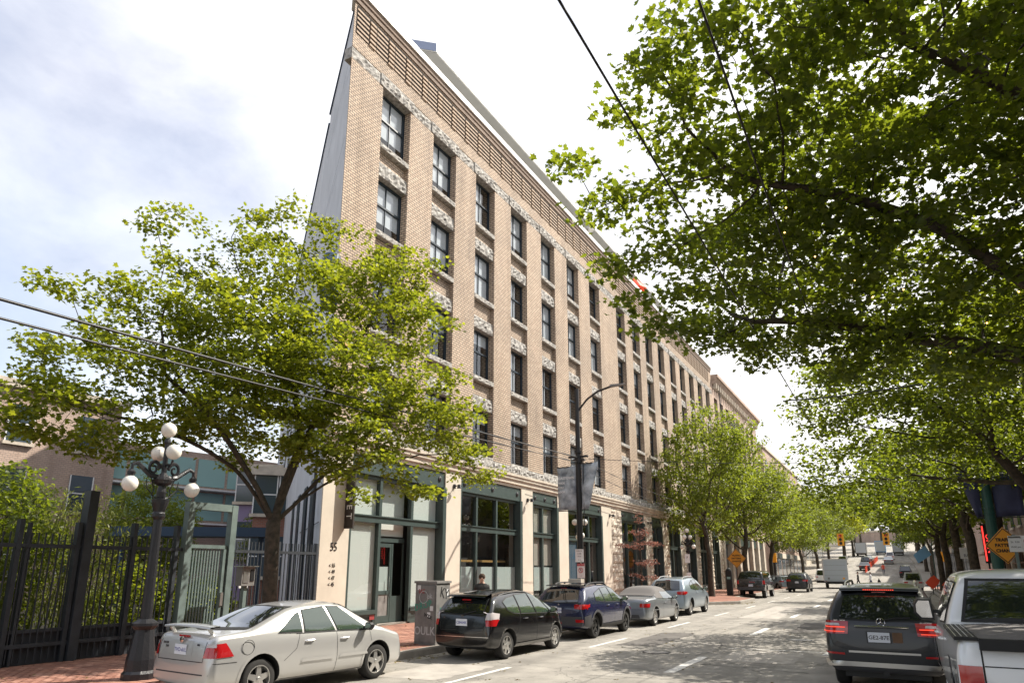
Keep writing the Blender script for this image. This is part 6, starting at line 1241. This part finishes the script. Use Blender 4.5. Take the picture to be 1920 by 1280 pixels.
# ---- blue grey family SUV
s5 = crossover('parked_car', 'pale blue grey sport utility with roof rails parked beyond the convertible', (-9.3, 33.4, 0), R(0), 'bluegrey_paint', 4.85, 1.70, .92, .36, 'cars parked along the left kerb', clad=False, roofrail='alloy', wb=(-1.42, 1.45), rim='alloy')
s5.plate(0, .86, 'HX2-06C'); s5.arches('bluegrey_paint', .06, off=.012)
# ---- black pickup with canopy
def pickup(name, label, loc, rz, paint, L_, H, hw, wr, bedz, yc0, yc1, group=None, sub=2, cap=False, wb=(-1.85, 1.85), glass='car_glass', cuts=True, hood=1.2, wx=None):
    h2 = L_/2; y0, y1, y2 = yc0, yc1, yc1+.75
    if cap: top = [(-h2, .9), (-h2+.02, bedz), (-h2+.05, bedz+.05), (-h2+.30, H-.08), (-h2+.45, H-.03), (y0-.08, H-.03), (y0+.3, H), (y1-.3, H), (y1, H-.06), (y2, hood), (y2+.2, hood-.03), (h2-.1, hood-.16), (h2, .8)]
    else: top = [(-h2, .9), (-h2+.02, bedz-.03), (-h2+.06, bedz), (y0-.14, bedz), (y0-.10, bedz+.02), (y0-.03, H-.12), (y0+.06, H-.03), (y0+.4, H), (y1-.3, H), (y1, H-.06), (y2, hood), (y2+.2, hood-.03), (h2-.1, hood-.16), (h2, .8)]
    belt = [(-h2, .85), (-h2+.05, bedz-.04), (y0, bedz-.06), (y1, bedz-.10), (y2, hood-.12), (h2, .75)]
    wid = [(-h2, hw*.93), (-h2+.08, hw*.985), (0, hw), (h2-.5, hw*.97), (h2-.1, hw*.88), (h2, hw*.75)]
    bot = [(-h2, .62), (-h2+.3, .48), (h2, .45)]
    c = Car(name, label, 'pickup truck', loc, rz, L_, top, belt, wid, bot, hw*.76, paint, list(wb), wr, wx or hw-.10, group, sub=sub, arch=.07, cuts=cuts)
    w = (y1-y0); 
    for a, b in ((y0+.12, y0+w*.46), (y0+w*.50, y1+.28)): c.window('side_window', glass, [(a, bedz+.01), (b, bedz-.03)], [(a+.05, H-.16), (min(b, y1-.12), H-.15)], 'side')
    c.seam([(y0+w*.48, bedz-.03), (y0+w*.48, .6)]); c.seam([(y1+.35, bedz-.06), (y1+.35, .6)]); c.seam([(y0+.04, bedz+.1), (y0+.04, .55)], w=.014)
    c.handle(y0+.35, bedz-.2, paint); c.handle(y0+w*.55+.1, bedz-.2, paint)
    return c
s6 = pickup('parked_pickup', 'black pickup truck with black canopy parked beyond the pay station', (-9.6, 55.9, 0), R(1), 'black_paint', 5.7, 1.95, 1.0, .42, 1.32, -.2, 1.35, 'cars parked along the left kerb', cap=True)
s6.window('rear_window', 'car_glass', [(-.70, 1.38), (.70, 1.38)], [(-.62, 1.80), (.62, 1.80)], 'rear'); s6.window('side_window', 'car_glass', [(-2.6, 1.40), (-.5, 1.40)], [(-2.4, 1.78), (-.5, 1.78)], 'side'); s6.patch('tail_light', 'red_lens', [(.82, 1.0), (.96, 1.0)], [(.82, 1.26), (.96, 1.26)], 'rear', .012, (4, 4), both=2); s6.patch('tail_light', 'red_lens', [(-2.82, 1.0), (-2.72, 1.0)], [(-2.82, 1.26), (-2.72, 1.26)], 'side', .012, (4, 4)); s6.rearbox(-.95, .95, .58, .78, 'cladding', 'bumper', .12); s6.plate(0, .9, 'PN3-77T'); s6.badge(.1, 1.14, 'DENALI', .11, 'sign_red'); s6.mirror(1.75, 1.35, 'black', out=.22, h=.26); s6.add_wheels('alloy', 6, 0, tw=.26)
# ---- dark boxy wagon
s7 = crossover('parked_car', 'dark charcoal boxy wagon parked at the kerb before the crossing', (-8.3, 71.3, 0), R(0), 'dark_grey_paint', 4.9, 1.80, .97, .37, 'cars parked along the left kerb', clad=False, glass='car_glass', wb=(-1.45, 1.48)); s7.plate(0, .9, 'KD5-20A')
s8 = crossover('parked_car', 'pale blue silver hatchback half hidden behind the charcoal wagon', (-11.2, 77.5, 0), R(38), 'bluegrey_paint', 4.3, 1.48, .87, .32, 'cars parked along the left kerb', clad=False, rim='alloy')
# ---- dark grey SUV stopped ahead on the right
s9 = crossover('stopped_suv', 'dark grey sport utility braking with lit tail lights ahead of the white pickup', (-.30, 15.8, 0), R(-1.5), 'dark_grey_paint', 4.8, 1.66, .88, .37, None, clad=False, glass='car_glass', roofrail='alloy', wb=(-1.42, 1.5), rim='alloy', cat='SUV')
k = 1.66/1.6; s9.t.scale = (1.06, 1, 1.072)
s9.t['label'] = 'dark grey sport utility with lit red tail lights ahead of the white pickup'
s9.patch('tail_light', 'red_lens', [(.49, .875), (.86, .87)], [(.47, 1.06), (.85, 1.07)], 'rear', .015, (8, 5), both=2); s9.patch('light_strip', 'red_lit', [(.52, .965), (.85, .965)], [(.52, .98), (.85, .98)], 'rear', .022, (8, 3), both=2); s9.patch('light_strip', 'red_lit', [(.54, .90), (.84, .90)], [(.53, .912), (.85, .912)], 'rear', .022, (8, 3), both=2)
s9.patch('reverse_light', 'clear_lens', [(.60, .995), (.82, .995)], [(.61, 1.03), (.80, 1.03)], 'rear', .02, (6, 3), both=2)
s9.plate(-.05, .84, 'GE2-87E', tcol='black'); MB().box(-.225, .125, s9.py-.006, s9.py+.004, .755, .925).build('plate_frame', 'black', s9.t)
MB().box(.14, .28, s9.py-.004, s9.py+.02, .77, .92).build('sticker', 'wood', s9.t)
m = MB(); m.tube([(-.38, s9.py-.03, 1.0), (0, s9.py-.045, 1.005), (.38, s9.py-.03, 1.0)], .014, 6); m.build('chrome_strip', 'chrome', s9.t)
s9.badge(-.60, 1.065, 'ML 350', .055); s9.badge(.62, 1.065, 'BLUETEC', .04)
m = MB(); yb = s9.cast((0, -9, 1.05), (0, 1, 0), 0).y-.012; m.tube([(.06*math.cos(a), yb, 1.065+.06*math.sin(a)) for a in np.linspace(0, 6.283, 19)], .006, 4)
for a in (90, 210, 330): m.tube([(0, yb, 1.065), (.058*math.cos(R(a)), yb, 1.065+.058*math.sin(R(a)))], .006, 4)
m.build('badge', 'chrome', s9.t)
s9.seam([(-.80, 1.05), (-.72, .70), (-.5, .64), (.5, .64), (.72, .70), (.80, 1.05)], 'rear', .01, both=False)
s9.patch('chrome_bumper_strip', 'alloy', [(-.5, .60), (.5, .60)], [(-.5, .63), (.5, .63)], 'rear', .02, (10, 3)); s9.patch('reflector', 'red_lens', [(.56, .56), (.84, .57)], [(.56, .59), (.84, .60)], 'rear', .02, (6, 3), both=2)
s9.patch('skid_plate', 'alloy', [(-.78, .40), (.78, .40)], [(-.84, .47), (.84, .47)], 'rear', .05, (14, 3)); s9.patch('lower_bumper', 'cladding', [(-.7, .34), (.7, .34)], [(-.76, .395), (.76, .395)], 'rear', .03, (14, 3)); m = MB(); m.box(-.04, .04, -2.40, -2.2, .28, .34); m.box(-.6, .6, -2.2, -2.0, .22, .34); m.build('tow_hitch', 'black', s9.t)
P = [[(x, -1.98-.06*math.cos(x*1.5)+a, 1.56+.03*math.cos(x*1.5)+b) for x in np.linspace(-.58, .58, 13)] for a, b in ((0, -.05), (0, -.025), (.35, .03), (.35, -.04), (0, -.05))]; m = MB(); m.grid(P); m.build('spoiler', 'dark_grey_paint', s9.t, True)
for i in range(15): MB().box(-.22+i*.0305, -.20+i*.0305, -2.065, -2.05, 1.545, 1.56).build('brake_light', 'red_lit', s9.t)
MB().tube([(0, -2.36, 1.09), (.2, -2.33, 1.13), (.42, -2.31, 1.14)], .014, 5).build('wiper', 'black', s9.t); MB().add([(-.03, -1.2, 1.66), (.03, -1.2, 1.66), (0, -1.0, 1.66), (0, -1.22, 1.73)], [(0, 1, 3), (1, 2, 3), (2, 0, 3)]).build('aerial', 'black', s9.t)
# ---- white pickup in the right foreground
s10 = pickup('parked_pickup', 'white pickup truck with black rail caps cut off by the right edge', (1.36, 10.55, 0), R(0), 'pearl_paint', 5.8, 2.0, 1.01, .44, 1.40, -.85, 1.4, None, hood=1.3)
s10.patch('window_rubber', 'rubber', [(-.80, 1.42), (.80, 1.42)], [(-.69, 1.90), (.69, 1.90)], 'rear', .010, (12, 8)); s10.window('rear_window', 'car_glass', [(-.76, 1.45), (.76, 1.45)], [(-.66, 1.87), (.66, 1.87)], 'rear')
s10.patch('bed_cover', 'soft_top', [(-.80, -2.84), (-.80, -1.18)], [(.80, -2.84), (.80, -1.18)], 'top', .02, (12, 8)); 
for sg in (1, -1):
    x0, x1 = sorted((sg*.80, sg*.985)); MB().box(x0, x1, -2.86, -1.12, 1.375, 1.405).build('rail_cap', 'rubber', s10.t)
    for i in range(4): xx = sg*(.83+i*.045); MB().box(xx-.004, xx+.004, -2.8, -1.2, 1.4055, 1.41).build('cap_rib', 'alloy', s10.t)
MB().box(-.80, .80, -2.93, -2.86, 1.30, 1.40).build('tailgate_cap', 'rubber', s10.t)
s10.seam([(-.79, 1.34), (-.79, .66)], 'rear', .014, both=False); s10.seam([(.79, 1.34), (.79, .66)], 'rear', .014, both=False); s10.seam([(-.78, 1.16), (.78, 1.16)], 'rear', .01, both=False)
s10.patch('tail_light', 'red_lens', [(.80, .80), (.97, .80)], [(.80, 1.16), (.97, 1.16)], 'rear', .014, (5, 6), both=2); s10.patch('tail_light', 'clear_lens', [(-2.80, .82), (-2.68, .84)], [(-2.80, 1.15), (-2.70, 1.14)], 'side', .014, (4, 6)); s10.patch('reverse_light', 'clear_lens', [(.83, .84), (.93, .84)], [(.83, .90), (.93, .90)], 'rear', .018, (4, 3), both=2)
s10.rearbox(-.98, .98, .5, .72, 'chrome', 'bumper', .14); s10.mirror(1.38, 1.42, 'black', out=.26, h=.32, d=.14); s10.add_wheels('alloy', 6, 0, tw=.28); s10.arches('pearl_paint', .08, off=.02)
for sg in (-1,):
    text('FX4', .16, 'cladding', frame((-1.022, -2.35, 1.12), (0, -1, 0), (0, 0, 1)), 'lettering', s10.t, .002, bold=.004); text('OFF ROAD', .06, 'cladding', frame((-1.022, -2.35, .99), (0, -1, 0), (0, 0, 1)), 'lettering', s10.t, .002, bold=.002)
# ---- box truck
bt = thing('box_truck', 'pale grey delivery box truck driving away near the crossing', 'truck', (-6.4, 87.7, 0), R(6), raw=True)
MB().box(-1.22, 1.22, -3.2, 1.6, .75, 3.15).build('cargo_box', 'truck_box', bt); MB().box(-1.12, 1.12, -3.23, -3.201, .85, 2.98).build('rear_door', mat('door_grey', (.42, .46, .5), .5), bt)
for z in (1.4, 1.95, 2.5): MB().box(-1.12, 1.12, -3.236, -3.231, z, z+.02).build('door_rib', 'util_grey', bt)
MB().box(-1.25, 1.25, -3.25, 1.65, 3.151, 3.2).build('roof_edge', 'alloy', bt); MB().box(-.95, .95, -3.1, 3.2, .5, .74).build('chassis', 'black', bt); MB().box(-1.2, 1.2, -3.5, -3.25, .6, .68).build('bumper_step', 'black', bt)
MB().xprism([(1.75, .5), (3.6, .5), (3.6, 1.2), (3.1, 1.35), (2.6, 2.2), (1.75, 2.25)], -1.0, 1.0).build('cab', 'sign_white', bt); MB().box(-1.01, 1.01, 2.0, 2.7, 1.4, 2.0).build('cab_window', 'car_glass', bt)
tm = MB().lathe([(.2, 0), (.38, .0), (.42, .03), (.42, .2), (.38, .23), (.2, .23)], 16, (0, 0, 0), 'x').mesh('wheel', 'tyre')
for x in (-1.02, .8):
    for y in (-2.0, 2.8): link('wheel', tm, bt, (x, y, .42))
for x in (-.75, .75): MB().box(x-.1, x+.1, -3.245, -3.237, 1.0, 1.2).build('door_sticker', 'util_grey' if x < 0 else 'yellow_box', bt); MB().box(x*1.4-.06, x*1.4+.06, -3.25, -3.235, .78, .84).build('tail_light', 'red_lens', bt)
# ---- far traffic on the rising street: light meshes, one source per kind
def small(paint, label, x, y, kind=0, rz=0):
    t = thing('distant_car', label, 'car', (x, y, gz(y)+.01), R(rz), 'distant cars on the rising street'); t.rotation_euler = (math.atan(.052) if y > 112 else 0, 0, R(rz)); H = (1.45, 1.75)[kind]; h2 = 2.25
    prof = [(-h2, .3), (h2, .28), (h2, .75), (1.2, .95), (.5, H), (-1.5, H) if kind else (-.7, H), (-1.9, .98), (-h2, .92)]
    m = MB()
    n = len(prof); vs = []
    for x_, k in ((-.86, 1), (.86, 1)): vs += [(x_*(.74 if z > 1.2 else 1), yy, z) for yy, z in prof]
    m.add(vs, [tuple(range(n)), tuple(range(n, 2*n))[::-1]]+[(i, n+i, n+(i+1) % n, (i+1) % n) for i in range(n)]); m.build('body', paint, t)
    yb = -1.75 if kind else -1.35; MB().quad((-.62, -2.02 if kind else -1.62, 1.03), (.62, -2.02 if kind else -1.62, 1.03), (.56, -1.62 if kind else -.92, H-.1), (-.56, -1.62 if kind else -.92, H-.1)).build('rear_window', 'car_glass', t)
    for sg in (-1, 1): MB().box(sg*.62-.16, sg*.62+.16, -h2-.01, -h2+.02, .72, .86).build('tail_light', 'red_lens', t); MB().quad((sg*.82, -1.2, 1.0), (sg*.82, .8, 1.0), (sg*.68, .35, H-.1), (sg*.68, -1.0, H-.1)).build('side_window', 'car_glass', t)
    w_ = MB()
    for sx in (-.8, .68):
        for yy in (-1.35, 1.35): w_.lathe([(.3, 0), (.3, .14)], 10, (sx, yy, .31), 'x')
    w_.build('wheels', 'tyre', t); return t
fc = [('sign_white', -9.3, 118, 1), ('silver_paint', -9.3, 126, 0), ('sign_white', -9.3, 134, 1), ('bluegrey_paint', -9.3, 142, 0), ('sign_white', -9.3, 150, 1), ('black_paint', -9.2, 158, 0), ('silver_paint', -9.2, 166, 1), ('dark_grey_paint', -4.9, 146, 0), ('black_paint', -5.1, 160, 1), ('grey_paint', -5.0, 172, 0), ('black_paint', .9, 128, 1), ('sign_white', 1.2, 100.5, 0), ('silver_paint', 1.1, 84, 1), ('grey_paint', -1.4, 168, 0), ('sign_white', -1.2, 186, 1)]
labs = ['white van like car first in the parked line beyond the crossing', 'silver car second in the parked line beyond the crossing', 'white car third in the far parked line', 'pale blue car fourth in the far parked line', 'white car fifth in the far parked line', 'black car near the end of the far parked line', 'silver car last in the far parked line', 'dark grey sedan leading the lane beside the orange barrier', 'black car second in the lane behind the dark grey sedan', 'grey car third in the lane up the rising street', 'black sport utility waiting on the right beyond the crossing', 'white car just past the crossing on the right', 'silver car roof seen just above the dark grey sport utility', 'grey car coming down the right of the orange barrier', 'white car high on the right of the rising street']
for (p, x, y, k_), lb in zip(fc, labs): small(p, lb, x, y, k_)
for x, y, w_, h_, mt, lb in ((-7.2, 205, 2.5, 3.4, 'util_grey', 'grey truck high on the left of the rising street'), (-3.2, 215, 2.5, 3.5, 'light_blue', 'pale blue lorry high in the middle of the rising street'), (.6, 210, 2.5, 3.6, 'util_grey', 'dark grey box lorry at the top of the rising street')):
    t = thing('distant_truck', lb, 'truck', (x, y, gz(y)), 0, 'trucks at the top of the rising street'); MB().box(-w_/2, w_/2, -3, 3, .7, h_).build('cargo_box', mt, t); MB().box(-w_/2+.1, w_/2-.1, -3.03, -3.001, .8, h_-.15).build('rear_door', 'truck_box', t)
    MB().box(-1, 1, 3.1, 4.6, .4, 2.4).build('cab', 'sign_white', t); q = MB()
    for sx in (-1.1, .85):
        for yy in (-2, 3.8): q.lathe([(.45, 0), (.45, .25)], 10, (sx, yy, .45), 'x')
    q.build('wheels', 'tyre', t)

# ================================================================ PEOPLE
def person(name_label, x, y, z, rz, h, top_m, leg_m, hair='hair', skin='skin', stride=.12, arm=0.05, hood=False, cat='person', bulk=1.0):
    t = thing('person', name_label, cat, (x, y, z), rz, raw=True); k = h/1.75
    V = []; E = []; Rr = []
    def v(p, r): V.append(tuple(c*k for c in p)); Rr.append(r*k); return len(V)-1
    pel = v((0, 0, .95), .135); wa = v((0, .0, 1.08), .13); ch = v((0, .01, 1.27), .155); nk0 = v((0, 0, 1.44), .085); nk = v((0, .01, 1.52), .055); E += [(pel, wa), (wa, ch), (ch, nk0), (nk0, nk)]
    hd = v((0, .025, 1.60), .075); hd2 = v((0, .02, 1.68), .082); E += [(nk, hd), (hd, hd2)]
    for s_ in (-1, 1):
        hip = v((s_*.09, 0, .9), .10); kn = v((s_*.10, s_*stride*.6+.02, .5), .062); an = v((s_*.10, s_*stride-.03, .1), .042); to = v((s_*.11, s_*stride+.13, .05), .038); E += [(pel, hip), (hip, kn), (kn, an), (an, to)]
        sh = v((s_*.18, 0, 1.40), .07); el = v((s_*.24, -s_*arm, 1.13), .05); wr = v((s_*.23, .08-s_*arm, .90), .034); ha = v((s_*.22, .11-s_*arm, .82), .032); E += [(nk0, sh), (sh, el), (el, wr), (wr, ha)]
    me = bpy.data.meshes.new('body'); me.from_pydata(V, E, []); ob = bpy.data.objects.new('body', me); COL.objects.link(ob)
    sk = ob.modifiers.new('k', 'SKIN'); me.skin_vertices[0].data[0].use_root = True
    for i, r in enumerate(Rr): b_ = bulk if .95*k < V[i][2] < 1.46*k else 1; me.skin_vertices[0].data[i].radius = (r*b_, r*.85*b_)
    ob.modifiers.new('s', 'SUBSURF').levels = 2; dg = bpy.context.evaluated_depsgraph_get(); m2 = bpy.data.meshes.new_from_object(ob.evaluated_get(dg)); bpy.data.objects.remove(ob)
    m2.materials.clear(); [m2.materials.append(M[q]) for q in (skin, top_m, leg_m, 'black')]
    for p in m2.polygons:
        z_ = p.center.z/k; xx = abs(p.center.x)/k; p.use_smooth = True
        p.material_index = 0 if z_ > 1.50 or (z_ < .90 and xx > .17 and z_ > .7) else 1 if z_ > .93 or (z_ > .84 and xx < .16) else 2 if z_ > .1 else 3
    b = link('body', m2, t)
    m = MB(); m.ball((0, -.01*k, 1.70*k), .108*k, 12); hh = m.build('hair', 'jacket' if hood else hair, t, True); hh.scale = (1, 1.0, 1)
    if hood: m = MB(); m.ball((0, .075*k, 1.60*k), .06*k, 10); m.build('beard', 'hair', t, True)
    m = MB(); m.ball((0, .115*k, 1.655*k), .018*k, 8)
    for s_ in (-1, 1): m.ball((s_*.085*k, .02*k, 1.65*k), .02*k, 6)
    m.build('nose_and_ears', skin, t, True)
    # fingers
    for s_ in (-1, 1):
        m = MB()
        for q in range(4): x0 = s_*.215+(q-1.5)*.013; y0 = .12-s_*arm; m.tube([(x0*k, y0*k, .82*k), (x0*k, (y0+.01)*k, (.775+abs(q-1.5)*.006)*k), (x0*k, (y0-.005)*k, (.742+abs(q-1.5)*.01)*k)], [.0085*k, .0075*k, .006*k], 5)
        m.tube([((s_*.215-s_*.03)*k, (.12-s_*arm)*k, .84*k), ((s_*.215-s_*.045)*k, (.14-s_*arm)*k, .80*k)], [.009*k, .007*k], 5); m.build('fingers', skin, t)
    return t
person('person in a dark jacket with brown hair and beard before the frosted shop windows', -11.1, 18.05, .167, R(-150), 1.68, 'jacket', 'denim', hood=False, stride=.05, bulk=1.4)
person('pedestrian in dark clothes crossing beside the box truck', -4.3, 93, 0, R(90), 1.75, 'jacket', 'jacket', stride=.25)
person('second pedestrian in grey clothes crossing right of the box truck', -3.0, 94, 0, R(80), 1.72, 'grey_stucco', 'denim', stride=.25)
person('worker in an orange vest standing on the rising street', -2.1, 130, gz(134)*1.11, R(180), 1.78, 'red_orange', 'denim', stride=.1)
# parcel on the roof of the navy crossover
bx = MB().box(-.22, .22, -.14, .14, 0, .12).build('folded_cloth', 'cream_stone', None, loc=(-9.1, 20.6, 1.60)); tag(bx, 'crumpled pale cloth lying on the roof of the navy crossover', 'cloth')
